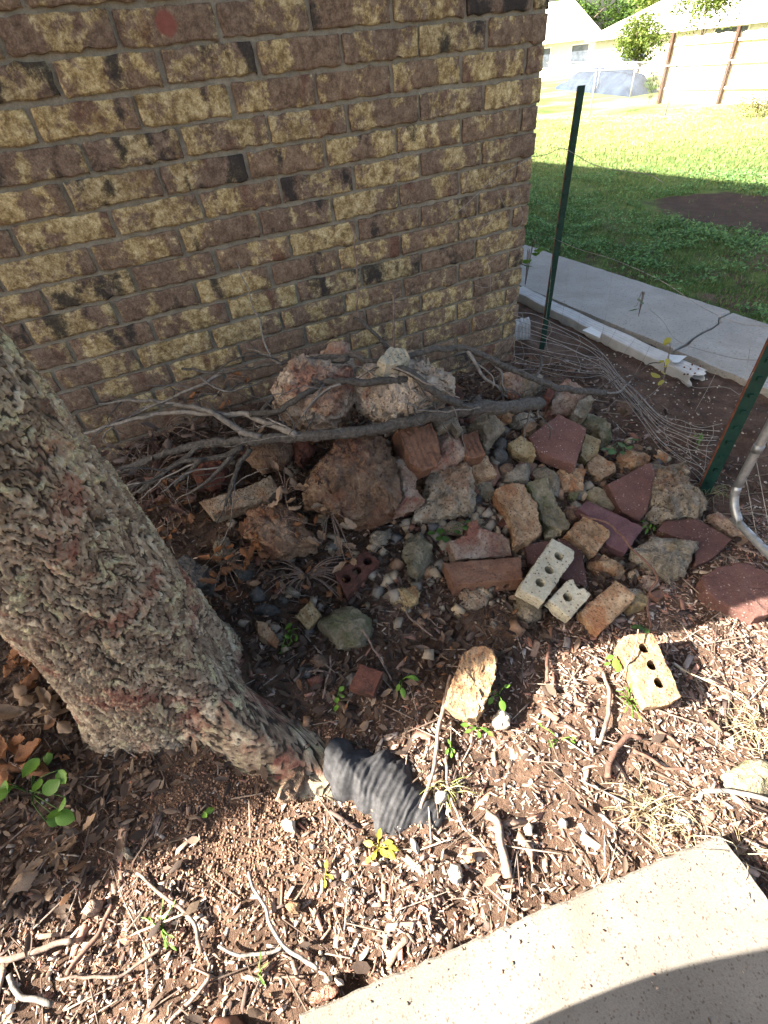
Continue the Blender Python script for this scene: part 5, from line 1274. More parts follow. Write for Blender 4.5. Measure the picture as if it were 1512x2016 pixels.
spray('seedling', 'sparse lime green sprouts in the sunlit mulch at lower left', 'seedling', 'c8', [(620, 450), (650, 470), (700, 540), (720, 560), (715, 520), (690, 400), (730, 405)], .02, .022, NL, 36, sg, 'leaf', 0, (690, 490), True)
spray('seedling', 'single pale green fern sprout right of the bent pale twig', 'seedling', 'c8', [(1105, 630), (1115, 660), (1100, 690), (1108, 710)], .02, .018, NL, 37, sg, 'leaf', 0, (1107, 680), True)
spray('seedling', 'small leafy green weed beside the long grey stick', 'seedling', 'c7', [(185, 670), (195, 690), (175, 690), (190, 705)], .02, .018, GL, 38, sg, 'leaf', 0, (187, 690), True)
spray('seedling', 'clover sprouts in the sunlit mulch centre right', 'seedling', 'c7', [(605, 655), (615, 670), (690, 640), (685, 655), (565, 595)], .015, .016, RL, 39, sg, 'leaf', 0, (640, 650), True)
spray('seedling', 'yellowing leafy vine stem hanging in the fence wires before the path', 'vine', 'c2', [(920, 760), (925, 790), (880, 890), (885, 930), (870, 960), (880, 1000), (860, 990), (905, 880)], [.2, .19, .16, .14, .12, .1, .1, .16], .05, YL, 40, sg, 'stick', .3, (870, 1040), False)
spray('seedling', 'green leaves caught in the fence wires above the path', 'vine', 'c2', [(735, 550), (740, 600), (730, 580), (760, 560)], .3, .045, DGL, 41, sg, 'stick', .3, (740, 640), False, .1)
spray('seedling', 'broad green leaves sprouting beside the wall corner', 'vine', 'c2', [(160, 300), (180, 280), (120, 340), (100, 345), (110, 360)], [.4, .42, .34, .34, .32], .075, RL, 42, sg, 'stick', -.2, (95, 480), True)

# ------------------------------------------------------------------ dry grass tufts
def tuft(label, crop, cpt, n, spread, length, seed, col_=[(.4, .33, .2), (.5, .43, .28), (.28, .22, .13)], lean=(0, 0)):
    r = np.random.default_rng(seed)
    b = hit(*cv(crop, [cpt])[0], .0)
    parts = []; cols = []
    for i in range(n):
        a = r.uniform(0, 6.28); d = r.uniform(0, spread)
        p0 = np.array([d * math.cos(a), d * math.sin(a), .0])
        yaw = r.uniform(0, 6.28); L = length * r.uniform(.5, 1.3)
        out = np.array([math.cos(yaw) + lean[0], math.sin(yaw) + lean[1], 0]) * L
        up = r.uniform(.15, .7) * L
        P = [p0, p0 + out * .35 + [0, 0, up], p0 + out * .75 + [0, 0, up * .9], p0 + out + [0, 0, up * r.uniform(.0, .6)]]
        v, f = tube_data(P, [.0008, .0008, .0006, .0003], 3, .02)
        parts.append((v, f)); cols += [np.asarray(col_[r.integers(0, len(col_))]) * r.uniform(.8, 1.2)] * len(v)
    V, Fc = join_data(parts)
    me = new_mesh('dry_grass_tuft', V, Fc); set_col(me, np.array(cols))
    o = tag(obj('dry_grass_tuft', me, MAT['blades'], None, b), label, 'grass tuft', 'dry grass tufts')
    return o
tuft('dry straw grass tuft just above the slab corner', 'c7', (1010, 960), 80, .05, .055, 1)
tuft('dry straw grass clump near the right edge above the flat stone', 'c7', (1450, 620), 80, .06, .06, 2)
tuft('thin dry grass overhanging the sunlit edge of the slab', 'c7', (1150, 1020), 40, .05, .05, 3)
tuft('wispy pale grass stems right of the black plastic', 'c7', (170, 860), 26, .035, .055, 4, [(.3, .33, .1), (.5, .46, .25), (.4, .4, .16)])
tuft('small tuft of dry grass at the foot of the green gate post', 'c4', (1130, 740), 40, .03, .07, 5, [(.3, .28, .15), (.18, .2, .07), (.4, .35, .22)])
tuft('long dry stems arching beside the right side of the slab', 'c7', (1400, 1130), 14, .03, .12, 6)

# ------------------------------------------------------------------ black plastic over the root
def plastic():
    ridge = cv('c9', [(240, -90), (330, -10), (430, 60), (520, 110), (620, 170), (720, 240), (800, 300)])
    T = 44
    P = np.array([hit(p[0], p[1], l) for p, l in zip(ridge, [.075, .058, .042, .033, .027, .018, .006])])
    Pc, Rw = catmull(P, [.04, .062, .075, .075, .07, .052, .022], .0025)
    Tn = np.gradient(Pc, axis=0); Tn[:, 2] = 0; Tn /= np.linalg.norm(Tn, axis=1)[:, None]
    side = np.stack([-Tn[:, 1], Tn[:, 0], 0 * Tn[:, 0]], 1)
    V = []
    n = len(Pc)
    for i in range(n):
        s = i / n
        for j in range(T):
            b = j / (T - 1) * 2 - 1
            p = Pc[i] + side[i] * b * Rw[i] * (1 + .16 * math.sin(i * .11 + (2 if b > 0 else 0)) + .1 * math.sin(i * .31))
            zt = Pc[i][2] - (abs(b) ** 2.6) * (Pc[i][2] - float(ground_z(p[0], p[1])) + .01)
            zt += (.0011 * math.sin(i * 1.25 + .5 * math.sin(b * 2.3 + i * .03)) + .001 * math.sin(i * .53 + 2 * b)) * (1 - .3 * abs(b)) * min(1, s * 2 + .05)
            V.append((p[0], p[1], zt))
    V = np.array(V)
    V += .006 * np.stack([fbm(V * 18 + 4 * k, 200 + k, 3) for k in range(3)], 1)
    idx = np.arange(n * T).reshape(n, T)
    Fq = np.stack([idx[:-1, :-1].ravel(), idx[1:, :-1].ravel(), idx[1:, 1:].ravel(), idx[:-1, 1:].ravel()], 1)
    b0 = np.array([*P[3][:2], 0.0])
    return tag(obj('black_plastic_sheet', new_mesh('black_plastic_sheet', V - b0, Fq, True), MAT['blackplastic'], None, b0), 'crumpled ridged black plastic wrapped over the end of the tree root', 'plastic')
plastic()
piece('bark_scrap', 'dark flap of loose bark beside the root end', 'bark', 'c0', [(1270, 985), (1300, 910), (1370, 845), (1395, 880), (1385, 940), (1350, 985), (1300, 1000)], 'boulder', .025, .03, (.5, -.3), 'brick', rough=.004, group='odd scraps')

# ------------------------------------------------------------------ T posts, wire fence, gate
def t_post(label, base, top, width, studs=True):
    base, top = np.asarray(base, float), np.asarray(top, float)
    ax = top - base; Lp = np.linalg.norm(ax); ax /= Lp
    root = thing('steel_fence_post', label, 'post', base, 'green steel fence posts')
    f = np.array([-.55, -.83, 0]); f -= ax * (f @ ax); f /= np.linalg.norm(f)      # the flat side looks this way
    s = np.cross(ax, f)
    def bar(x0, x1, y0, y1, z0, z1):
        v, fc = box_data((x0, y0, z0), (x1, y1, z1))
        return [q[0] * s + q[1] * f + q[2] * ax for q in v], fc
    w = width
    parts = [bar(-w / 2, w / 2, 0, .0045, -.25, Lp), bar(-.003, .003, -w * .72, 0, -.25, Lp - .001)]
    V, Fc = join_data(parts)
    obj('post_body', new_mesh('post_body', V, Fc), MAT['greenpost'], root)
    V, Fc = join_data([bar(-w / 2 - .0018, -w / 2, -.002, .0065, -.25, Lp - .002)])
    obj('rusty_edge', new_mesh('rusty_edge', V, Fc), MAT['rust'], root)
    z = .05
    sm = None
    while z < Lp - .02:
        V, Fc = join_data([bar(-.006, .006, .0045, .012, 0, .011)])
        if sm is None: sm = new_mesh('stud', V, Fc)
        o = obj('stud', sm, MAT['greenpost'], root, ax * z); z += .055
    return root
b1 = hit(1066, 688, .0)
d = ray(1145, 168); top1 = np.array([0, 0, CAM_Z]) + d * (np.hypot(b1[0], b1[1]) * 1.0 / np.hypot(d[0], d[1]))
t_post('slim dark green steel post standing at the house corner', b1, top1, .026)
b2 = hit(1383, 972, .0)
t_post('dark green steel post with a rusty edge beside the gate', b2, b2 + np.array([.0, .0, 1.25]), .042)

fence = thing('wire_fence', 'sagging galvanised wire garden fence strung between the green posts', 'fence', b2)
def wire(pts3, r=.0011, nm='wire', parent=fence, base=b2, mat='wire'):
    V, Fc = tube_data(pts3, [r] * len(pts3), 4, .02)
    return obj(nm, new_mesh(nm, V - base, Fc, True), MAT[mat], parent)
NW = 12
rows = []
for i in range(NW):
    a = i / (NW - 1)
    pts = [(30, 610 + 330 * a ** 1.1), (150, 640 + 310 * a), (300, 700 + 270 * a), (440, 770 + 220 * a), (545, 860 + 120 * a), (640, 980 + 110 * a), (730, 1070 + 130 * a),
           (860, 1190 + 190 * a), (980, 1240 + 230 * a), (1090, 1260 + 300 * a), (1215 - 120 * a, 1255 + 340 * a)]
    li = [.32 - .24 * a, .3 - .24 * a, .27 - .2 * a, .22 - .15 * a, .16 - .09 * a, .13 - .07 * a, .12 - .06 * a, .13 - .08 * a, .15 - .1 * a, .17 - .12 * a, .2 - .17 * a]
    px = cv('c2', [(x, y + 9 * math.sin(x * .03 + i * 1.7) + 6 * math.sin(x * .083 + i * 2.3)) for x, y in pts])
    P = [hit(p[0], p[1], max(.012, l)) for p, l in zip(px, li)]
    rows.append(P)
    wire(P)
top_w = [at_x(*q, X) for q, X in zip(cv('c1', [(130, 912), (220, 900), (310, 862), (370, 885), (470, 945), (560, 975), (700, 998), (820, 1015), (900, 1060)]), np.linspace(1.56, 1.62, 9))]
wire(top_w)
low_top = [at_x(*q, X) for q, X in zip(cv('c2', [(240, 190), (400, 260), (600, 320), (830, 420), (950, 490), (1100, 590), (1300, 680), (1470, 700)]), np.linspace(1.64, 1.56, 8))]
wire(low_top, .0009)
mid_top = [at_x(*q, X) for q, X in zip(cv('c2', [(800, 600), (880, 670), (930, 750), (1000, 800), (1160, 850), (1320, 885), (1450, 890)]), np.linspace(1.6, 1.52, 7))]
wire(mid_top, .0009)
loop_w = [at_x(*q, X) for q, X in zip(cv('c2', [(960, 990), (1060, 1045), (1180, 1040), (1260, 1050), (1310, 1085), (1340, 1050), (1390, 960)]), np.linspace(1.55, 1.45, 7))]
wire(loop_w, .0011)
for (x0, y0, x1, y1, k) in [(345, 340, 300, 690, 0), (450, 370, 390, 720, 0), (250, 320, 215, 660, 0), (590, 420, 525, 790, 0), (640, 660, 560, 810, 0), (810, 800, 725, 960, 0), (725, 760, 640, 870, 0), (1215, 890, 1060, 1180, 0), (900, 1000, 770, 1120, 0), (1380, 760, 1330, 1060, 0)]:
    p0, p1 = cv('c2', [(x0, y0), (x1, y1)])
    wire([at_x(*p0, 1.6), at_x((p0[0] + p1[0]) / 2 + 1.5, (p0[1] + p1[1]) / 2, 1.59), at_x(*p1, 1.57)], .0007, 'stay_wire')
for s_ in np.linspace(.04, .96, 9):                          # stays that tie the slumped strands together
    def samp(P, t):
        f_ = t * (len(P) - 1); i = min(int(f_), len(P) - 2); return P[i] * (1 - f_ + i) + P[i + 1] * (f_ - i)
    wire([samp(rows[k], min(.999, max(.0, s_ + .012 * math.sin(k)))) for k in range(0, NW, 2)], .0009, 'stay_wire')
# loose end bent back against the wall
loose = thing('loose_wire', 'loose end of wire netting bent against the brick wall corner', 'wire', (CORNER - .1, 1.66, .5))
lb = np.array([CORNER - .1, 1.66, .5])
for pts, r in [([(870, 442), (915, 405), (968, 357), (1010, 330), (1052, 306)], .0012), ([(912, 408), (935, 455), (960, 515)], .0008), ([(946, 383), (970, 440), (988, 488)], .0008), ([(972, 356), (995, 410), (1008, 450)], .0008),
               ([(1000, 340), (1020, 395), (1030, 430), (1018, 470)], .0008), ([(930, 460), (980, 425), (1022, 385)], .0008), ([(944, 532), (990, 495), (1030, 435)], .001), ([(905, 480), (960, 465), (1010, 445)], .0007),
               ([(930, 560), (960, 566), (985, 545), (1005, 520)], .001), ([(930, 625), (955, 655), (990, 620), (1015, 590)], .0009), ([(960, 650), (1000, 610), (1020, 580)], .0009), ([(955, 720), (990, 680), (1016, 640), (1020, 600)], .001), ([(905, 740), (960, 730), (1000, 690), (1015, 660)], .001),
               ([(915, 760), (965, 748), (1005, 715), (1014, 690)], .001), ([(925, 775), (970, 765), (1010, 735)], .001), ([(1015, 655), (1012, 690), (1018, 720)], .0009), ([(960, 515), (966, 560), (962, 600)], .0007)]:
    P = [at_y(p[0], p[1], 1.735 - .04 * math.sin(j * 1.3 + p[0] * .02) ** 2) for j, p in enumerate(pts)]
    wire(P, r, 'wire', loose, lb)

gate = thing('metal_gate', 'galvanised tube gate with rounded corner and wire mesh at the right edge', 'gate', hit(1440, 990, 0))
gb = np.array(gate.location)
G0 = hit(1437, 985, .1); G1 = hit(1512, 1068, .09)
gd = (G1 - G0); gd[2] = 0; gd /= np.linalg.norm(gd)
Wg, Hg, rc = .95, 1.1, .1
def gp(a, b): return G0 + gd * a + np.array([0, 0, b])
frame = []
for (ca_, cb_, a0) in ((rc, rc, math.pi), (Wg - rc, rc, 1.5 * math.pi), (Wg - rc, Hg - rc, 0), (rc, Hg - rc, .5 * math.pi)):
    for k in range(6):
        th = a0 + k / 5 * math.pi / 2
        frame.append(gp(ca_ + rc * math.cos(th) - .0, cb_ + rc * math.sin(th) - rc * .4))
frame.append(frame[0])
Vt, Ft = tube_data(frame, [.0125] * len(frame), 12, .03)
obj('frame', new_mesh('frame', Vt - gb, Ft, True), MAT['galv'], gate)
parts = []
for k in np.arange(-Hg, Wg, .07):
    for sgn in (1, -1):
        a0_, a1_ = max(0, k), min(Wg, k + Hg)
        if a1_ <= a0_: continue
        p, q = (gp(a0_, a0_ - k - .03), gp(a1_, a1_ - k - .03)) if sgn > 0 else (gp(a0_, Hg - (a0_ - k) - .03), gp(a1_, Hg - (a1_ - k) - .03))
        parts.append(tube_data([p - gb, q - gb], [.0013, .0013], 4, .4))
V, Fc = join_data(parts)
tag(obj('wire_mesh', new_mesh('wire_mesh', V, Fc, True), MAT['wire'], gate), kind='stuff')
for h_ in (.2, .62):
    c_ = gp(.0, h_)
    Vt, Ft = tube_data([c_ - [0, 0, .012], c_ + [0, 0, .012]], [.0145, .0145], 12, .1)
    obj('tie_band', new_mesh('tie_band', Vt - gb, Ft, True), MAT['galv'], gate)

# ------------------------------------------------------------------ white downspouts
def downspout(label, p, q, w, h, flut=4, torn=False, zoff=.0):
    p, q = np.asarray(p, float), np.asarray(q, float)
    b = p.copy(); d = q - p; L = np.linalg.norm(d); d /= L
    s = np.cross([0, 0, 1], d); s /= np.linalg.norm(s); up = np.cross(d, s)
    sec = []
    for k in range(25): sec.append((-w / 2 + w * k / 24, h + .003 * math.cos(2 * math.pi * k / 24 * flut) - .003))
    for k in range(6): sec.append((w / 2, h * (1 - k / 5)))
    for k in range(6): sec.append((-w / 2, h * k / 5))
    N = 60; V = []
    for i in range(N):
        a = i / (N - 1)
        dent = .006 * float(fbm(np.array([[a * 9, 1.2, 3]]), 4, 2)[0])
        for (u_, z_) in sec:
            e = 0
            if torn and i == N - 1: e = .012 * math.sin(u_ * 90 + 1) + .012 * math.sin(z_ * 120)
            V.append(d * (a * L + e) + s * (u_ * (1 + .04 * math.sin(a * 40))) + up * (z_ + (dent if z_ > h * .5 else 0)))
    n = len(sec)
    Fc = [(i * n + k, (i + 1) * n + k, (i + 1) * n + (k + 1) % n, i * n + (k + 1) % n) for i in range(N - 1) for k in range(n)]
    o = obj('white_downspout', new_mesh('white_downspout', V, Fc, True), MAT['whitemetal'], None, b)
    o.modifiers.new('wall', 'SOLIDIFY').thickness = .0015
    return tag(o, label, 'downspout', 'white downspout pieces')
pA, pB = hit(1015, 585, .0), hit(1372, 758, .0)
dsp = downspout('long white metal downspout lying along the concrete path', pA, pB, .085, .055, 4, True)
# screw heads and torn flap at the end
fl = [hit(*q, .06) for q in cv('c2', [(890, 870), (1010, 880), (960, 918), (930, 915)])]
V = np.array(fl + [p - [0, 0, .002] for p in fl]) + [0, 0, .012] - pA
obj('torn_flap', new_mesh('torn_flap', V, [(0, 1, 2, 3), (7, 6, 5, 4), (0, 4, 5, 1), (1, 5, 6, 2), (2, 6, 7, 3), (3, 7, 4, 0)]), MAT['whitemetal'], dsp)
fl = [hit(*q, .08) for q in cv('c2', [(420, 720), (470, 700), (530, 735), (520, 765), (470, 740)])]
V = np.array(fl + [p - [0, 0, .002] for p in fl]) - pA
obj('torn_flap', new_mesh('torn_flap', V, [(0, 1, 2, 3, 4), (9, 8, 7, 6, 5)] + [(i, 5 + i, 5 + (i + 1) % 5, (i + 1) % 5) for i in range(5)]), MAT['whitemetal'], dsp)
bm = bmesh.new(); bmesh.ops.create_uvsphere(bm, u_segments=8, v_segments=5, radius=.004); sc = bpy.data.meshes.new('screw'); bm.to_mesh(sc); bm.free()
for q in [(1000, 930), (1035, 940), (1060, 965), (1090, 925), (1020, 970), (1000, 970), (1045, 915), (1080, 940)]:
    obj('screw', sc, MAT['rust'], dsp, hit(*cv('c2', [q])[0], .055) - pA)
pc = hit(1018, 672, .0)
elb = downspout('short white downspout elbow at the foot of the house corner', pc + [-.02, .05, .0], pc + [.07, -.01, .01], .07, .09, 5)

# ------------------------------------------------------------------ lawn
def lawn(n, r0, r1, az0, az1, size, keep):
    az = np.radians(RNG.uniform(az0, az1, n)); u = RNG.uniform(0, 1, n)
    r = r0 * (r1 / r0) ** u
    x, y = r * np.sin(az), r * np.cos(az)
    ok = (x > 2.76 + .05 * np.sin(y * 9)) & keep(x, y)
    return x[ok], y[ok], r[ok]
def bed(x, y):
    q = np.stack([x, y, 0 * x], 1)
    return np.sqrt(((x - 4.75) * 1.25) ** 2 + ((y - 2.45) * .72) ** 2) + .35 * fbm(q * 2, 5, 2) * .5
def keep(x, y):
    q = np.stack([x, y, 0 * x], 1)
    p = sstep(-.45, .25, fbm(q * 3.2, 31, 3)) * .7 + .3
    return (RNG.uniform(0, 1, len(x)) < p) & ((bed(x, y) > .82) | (RNG.uniform(0, 1, len(x)) < .02))
GB_V = np.array([[0, -.5, 0], [0, .5, 0], [.1, .42, .55], [.1, -.42, .55], [.35, 0, 1.0]])
GB_F = np.array([[0, 1, 2], [0, 2, 3], [3, 2, 4]])
x, y, r = lawn(120000, 2.9, 24, 36, 72, 1, keep); n = len(x)
z = ground_z(x, y)
S = (.016 + .0018 * r) * RNG.uniform(.6, 1.5, n)
scl = np.stack([S, .0022 + .0008 * r * RNG.uniform(.6, 1.4, n), S], 1)
R = rotm(RNG.uniform(0, 6.28, n), RNG.normal(0, .35, n), RNG.normal(0, .35, n))
C = pal([(.09, .17, .045), (.12, .21, .055), (.16, .22, .06), (.26, .25, .1), (.07, .13, .035)], [4, 4, 3, 1.6, 2], n)
dry = (sstep(5, 12, r) * RNG.uniform(0, 1, n))[:, None]  # far blades paled too, sunlit brightness mixed into their straw colour
C = C * (1 - dry) + np.array([.36, .33, .14]) * dry
V, Fc, C = scatter(GB_V, GB_F, np.stack([x, y, z - .002], 1), R, scl, C)
# broad leaved weeds close to the path
x2, y2, r2 = lawn(64000, 2.9, 7.4, 36, 72, 1, lambda x, y: keep(x, y) & (RNG.uniform(0, 1, len(x)) < sstep(-.55, .25, fbm(np.stack([x, y, 0 * x], 1) * 3.5, 91, 2))))
n2 = len(x2); z2 = ground_z(x2, y2)
S2 = RNG.uniform(.014, .032, n2)
q2 = np.stack([x2, y2, 0 * x2], 1)
hgt2 = (.02 + .075 * sstep(-.3, .9, fbm(q2 * 5, 17, 2))) * RNG.uniform(.2, 1.0, n2)
R2 = rotm(RNG.uniform(0, 6.28, n2), RNG.normal(0, .5, n2), RNG.normal(0, .5, n2))
C2 = pal([(.11, .22, .075), (.15, .28, .085), (.2, .33, .11), (.075, .15, .05)], [4, 4, 2, 3], n2)
V2, F2, C2 = scatter(LEAF_V, LEAF_T, np.stack([x2, y2, z2 + hgt2], 1), R2, S2[:, None] * np.ones(3), C2)
F2 = F2 + len(V)
me = new_mesh('lawn_grass', np.vstack([V, V2]), np.vstack([Fc, F2])); set_col(me, np.vstack([C, C2]))
tag(obj('lawn_grass', me, MAT['blades']), 'green lawn of grass and low weeds beyond the path', 'grass', kind='stuff')

# ------------------------------------------------------------------ yard fences
def gz1(x, y): return float(ground_z(x, y))
def chain_fence(label, pts, posts, h, X=None):
    p0 = np.array([*pts[0], gz1(*pts[0])])
    root = thing('chain_link_fence', label, 'fence', p0, 'chain link fences')
    pts = [np.array([*p, gz1(*p)]) for p in pts]
    V, Fc = tube_data([p + [0, 0, h] - p0 for p in pts], [.022] * len(pts), 8, 1.0); obj('top_rail', new_mesh('top_rail', V, Fc, True), MAT['galv'], root)
    for q in posts:
        b = np.array([*q, gz1(*q)])
        V, Fc = tube_data([b - p0 + [0, 0, -.1], b - p0 + [0, 0, h + .04]], [.028, .028], 8, 1.0); obj('fence_pole', new_mesh('fence_pole', V, Fc, True), MAT['galv'], root)
    parts = []
    a, b = pts[0], pts[-1]; L = np.linalg.norm((b - a)[:2]); dd = (b - a) / L
    for k in np.arange(-h, L, .085):
        for sg in (0, 1):
            s0, s1 = max(0, k), min(L, k + h)
            if s1 - s0 < .05: continue
            z0_, z1_ = s0 - k, s1 - k
            if sg: z0_, z1_ = h - z0_, h - z1_
            parts.append(tube_data([a + dd * s0 + [0, 0, z0_] - p0, a + dd * s1 + [0, 0, z1_] - p0], [.0018, .0018], 3, 9))
    V, Fc = join_data(parts)
    tag(obj('mesh_netting', new_mesh('mesh_netting', V, Fc, True), MAT['oldwire'], root), kind='stuff')
    return root
chain_fence('nearer chain link fence with thin steel posts across the lawn', [(16.9, 8.0), (16.85, 14.0), (16.75, 24.0)], [(16.88, 10.6), (16.9, 13.8), (16.75, 16.9), (16.75, 20.5)], 1.22)
chain_fence('farther chain link fence running up to the wooden fence post', [(20.6, 17.2), (24, 24), (27.5, 32)], [(22.0, 20.0), (24.0, 24.0), (26.0, 28.5)], 1.15)
# privacy fence
pf0 = np.array([20.35, 17.0]); pfd = np.array([.02, -1.0])
pf = thing('wooden_privacy_fence', 'tall sun bleached wooden privacy fence with dark posts at the far right', 'fence', (*pf0, gz1(*pf0)))
pb = np.array([*pf0, gz1(*pf0)])
parts = []; s = 0
while s < 14:
    p = pf0 + pfd * s; h_ = 1.82 + random.uniform(-.02, .02); zz = gz1(*p) - pb[2]
    q = p - pf0
    v, f = box_data((q[0] + .03, q[1] - .137, zz - .05), (q[0] + .05, q[1], zz + h_)); parts.append((v, f)); s += .145
V, Fc = join_data(parts); tag(obj('pickets', new_mesh('pickets', V, Fc), MAT['plank'], pf), kind='stuff')
for hh in (.4, 1.05, 1.6):
    v, f = box_data((-.02, -14, hh), (.028, .0, hh + .07)); obj('rail', new_mesh('rail', v, f), MAT['plank'], pf)
for s in (0.0, 2.45, 4.9, 7.35):
    p = pfd * s; zz = gz1(*(pf0 + p)) - pb[2]
    v, f = box_data((p[0] - .13, p[1] - .05, zz - .1), (p[0] - .03, p[1] + .05, zz + 1.95)); obj('post_timber', new_mesh('post_timber', v, f), MAT['darkpost'], pf)

# ------------------------------------------------------------------ neighbours: houses, trees, tarp
def gable_house(name, label, c, yaw, w, d, hw, hr, roofm, wallm, wins, base_z=-1.0, hip=0.0):
    root = thing(name, label, 'house', (c[0], c[1], base_z)); root.rotation_euler = (0, 0, yaw)
    v, f = box_data((-w / 2, -d / 2, -.5), (w / 2, d / 2, hw))
    v += [(-w / 2 + hip, 0, hw + hr), (w / 2 - hip, 0, hw + hr)]; f = f[:1] + f[2:] + [(4, 5, 9, 8), (6, 7, 8, 9), (5, 6, 9), (7, 4, 8)]
    obj('wall', new_mesh('wall', v, f), MAT[wallm], root)
    o_ = .5; sl = hr / (d / 2)
    V = []
    for x_ in (-w / 2 - o_, w / 2 + o_):
        for (y_, z_) in ((-d / 2 - o_, hw - sl * o_), (0, hw + hr), (d / 2 + o_, hw - sl * o_)):
            xx = x_ if y_ else x_ - math.copysign(hip, x_)
            V += [(xx, y_, z_ + .02), (xx, y_, z_ + .17)]
    Fc = [(0, 6, 8, 2), (2, 8, 10, 4), (1, 3, 9, 7), (3, 5, 11, 9), (0, 1, 7, 6), (4, 10, 11, 5), (0, 2, 3, 1), (2, 4, 5, 3), (6, 7, 9, 8), (8, 9, 11, 10)]
    obj('roof', new_mesh('roof', V, Fc), MAT[roofm], root)
    for (x_, z_, ww_, hh_) in wins:
        v, f = box_data((x_ - ww_ / 2 - .08, -d / 2 - .05, z_ - .08), (x_ + ww_ / 2 + .08, -d / 2 - .003, z_ + hh_ + .08)); wn_ = obj('window', new_mesh('window', v, f), MAT['trim'], root)
        v, f = box_data((x_ - ww_ / 2, -d / 2 - .07, z_), (x_ + ww_ / 2, -d / 2 - .052, z_ + hh_)); obj('pane', new_mesh('pane', v, f), MAT['glass'], wn_)
    return root
gable_house('neighbour_house', 'pale neighbour house with long low roof behind the wooden fence', (40, 27), math.radians(-62), 17, 11, 2.3, 1.65, 'paleroof', 'housewall', [(-6, 1.0, 1.4, 1.1), (-1, 1.0, 1.6, 1.1), (5, 1.0, 1.4, 1.1)], -1.2, 4.0)
gable_house('neighbour_house', 'farther white roofed house left of the yard tree', (37, 44.5), math.radians(-42), 9, 8, 2.5, 2.0, 'paleroof', 'housewall', [(-3.5, .9, 1.2, 1.1), (.5, .9, 1.4, 1.1), (3.4, .9, 1.2, 1.1)], -1.2, 2.5)
def far_tree(name, label, base, h, cr, n, leaf, cols, trunk_r=.15, low=.35, group='trees beyond the fences'):
    b = np.array([base[0], base[1], base[2]])
    root = thing(name, label, 'tree', b, group)
    V, Fc = tube_data([(0, 0, -.2), (.1 * cr, .05 * cr, h * .35), (.0, .1 * cr, h * .75)], [trunk_r, trunk_r * .7, trunk_r * .25], 8, .3, .02)
    obj('trunk', new_mesh('trunk', V, Fc, True), MAT['treebark'], root)
    for k in range(4):
        a = k * 1.6 + .4
        V, Fc = tube_data([(0, 0, h * .35), (cr * .35 * math.cos(a), cr * .35 * math.sin(a), h * .55), (cr * .65 * math.cos(a), cr * .65 * math.sin(a), h * .72)], [trunk_r * .5, trunk_r * .35, trunk_r * .12], 6, .3)
        obj('limb', new_mesh('limb', V, Fc, True), MAT['treebark'], root)
    m = 26
    d = RNG.standard_normal((m, 3)); d /= np.linalg.norm(d, axis=1)[:, None]
    cen = d * RNG.uniform(.2, .8, (m, 1)) * [cr, cr, h * (1 - low) * .5] + [0, 0, h * (low + (1 - low) * .5)]
    foliage('crown', cen, RNG.uniform(.22, .42, m) * cr, n, leaf, cols, MAT['blades'], root)
    return root
bright = [(.1, .15, .025), (.14, .19, .035), (.18, .22, .05), (.08, .12, .022)]
p = at_x(1255, 150, 25.0)
far_tree('yard_tree', 'sunlit yellow green yard tree in front of the neighbour house', (25.0, 22.6, -1.0), 3.0, 1.9, 5200, .12, bright, .07, .25)
far_tree('yard_tree', 'leafy young tree leaning over the wooden fence post', (26.0, 20.3, -1.0), 3.9, 1.5, 3200, .12, bright, .06, .45)
far_tree('big_tree', 'tall bright green tree rising behind the pale neighbour house', (66, 54, -2), 10.5, 5.5, 5200, .42, bright, .35, .3)
far_tree('big_tree', 'green tree at the top right corner behind the roof', (70, 34, -2), 10.2, 5.0, 3800, .42, bright, .35, .3)
far_tree('big_tree', 'dark green tree beyond the farther white roofed house', (95, 103, -2), 10.0, 8.0, 4200, .6, greens, .35, .25)
far_tree('big_tree', 'hazy tree right of the one beyond the farther house', (104, 96, -2), 9.0, 8.0, 4200, .6, greens, .35, .25)
far_tree('big_tree', 'distant tree between the two neighbour houses', (100, 88, -2), 9.5, 7.0, 3800, .6, bright, .35, .25)
far_tree('shrub', 'leafy vine shrub climbing the first dark fence post', (20.2, 17.4, gz1(20.2, 17.4)), 1.15, .38, 900, .06, greens, .02, .05)
far_tree('shrub', 'dry weedy shrub in front of the wooden fence at the right', (16.2, 10.4, gz1(16.2, 10.4)), .55, .9, 1600, .05, [(.2, .19, .07), (.12, .14, .04), (.28, .24, .1)], .02, .0)
# tarp covered heap behind the fence
def tarp():
    b = np.array([25.2, 25.0, gz1(25.2, 25.0)])
    n = 40; V = []
    for i in range(n):
        for j in range(n):
            u_, v_ = i / (n - 1) * 2 - 1, j / (n - 1) * 2 - 1
            hh = .95 * (1 - max(abs(u_), abs(v_)) ** 5) * (.75 + .25 * math.sin(u_ * 3 + 1))
            V.append((u_ * .9 + v_ * 1.9, v_ * 4.6, hh * .9))
    V = np.array(V); V[:, 2] += .07 * fbm(V * 2.5, 6, 3) * (V[:, 2] > .02)
    idx = np.arange(n * n).reshape(n, n)
    Fq = np.stack([idx[:-1, :-1].ravel(), idx[1:, :-1].ravel(), idx[1:, 1:].ravel(), idx[:-1, 1:].ravel()], 1)
    tag(obj('tarp_heap', new_mesh('tarp_heap', V, Fq, True), MAT['tarp'], None, b), 'blue tarp draped over a heap behind the chain link fence', 'tarp')
tarp()

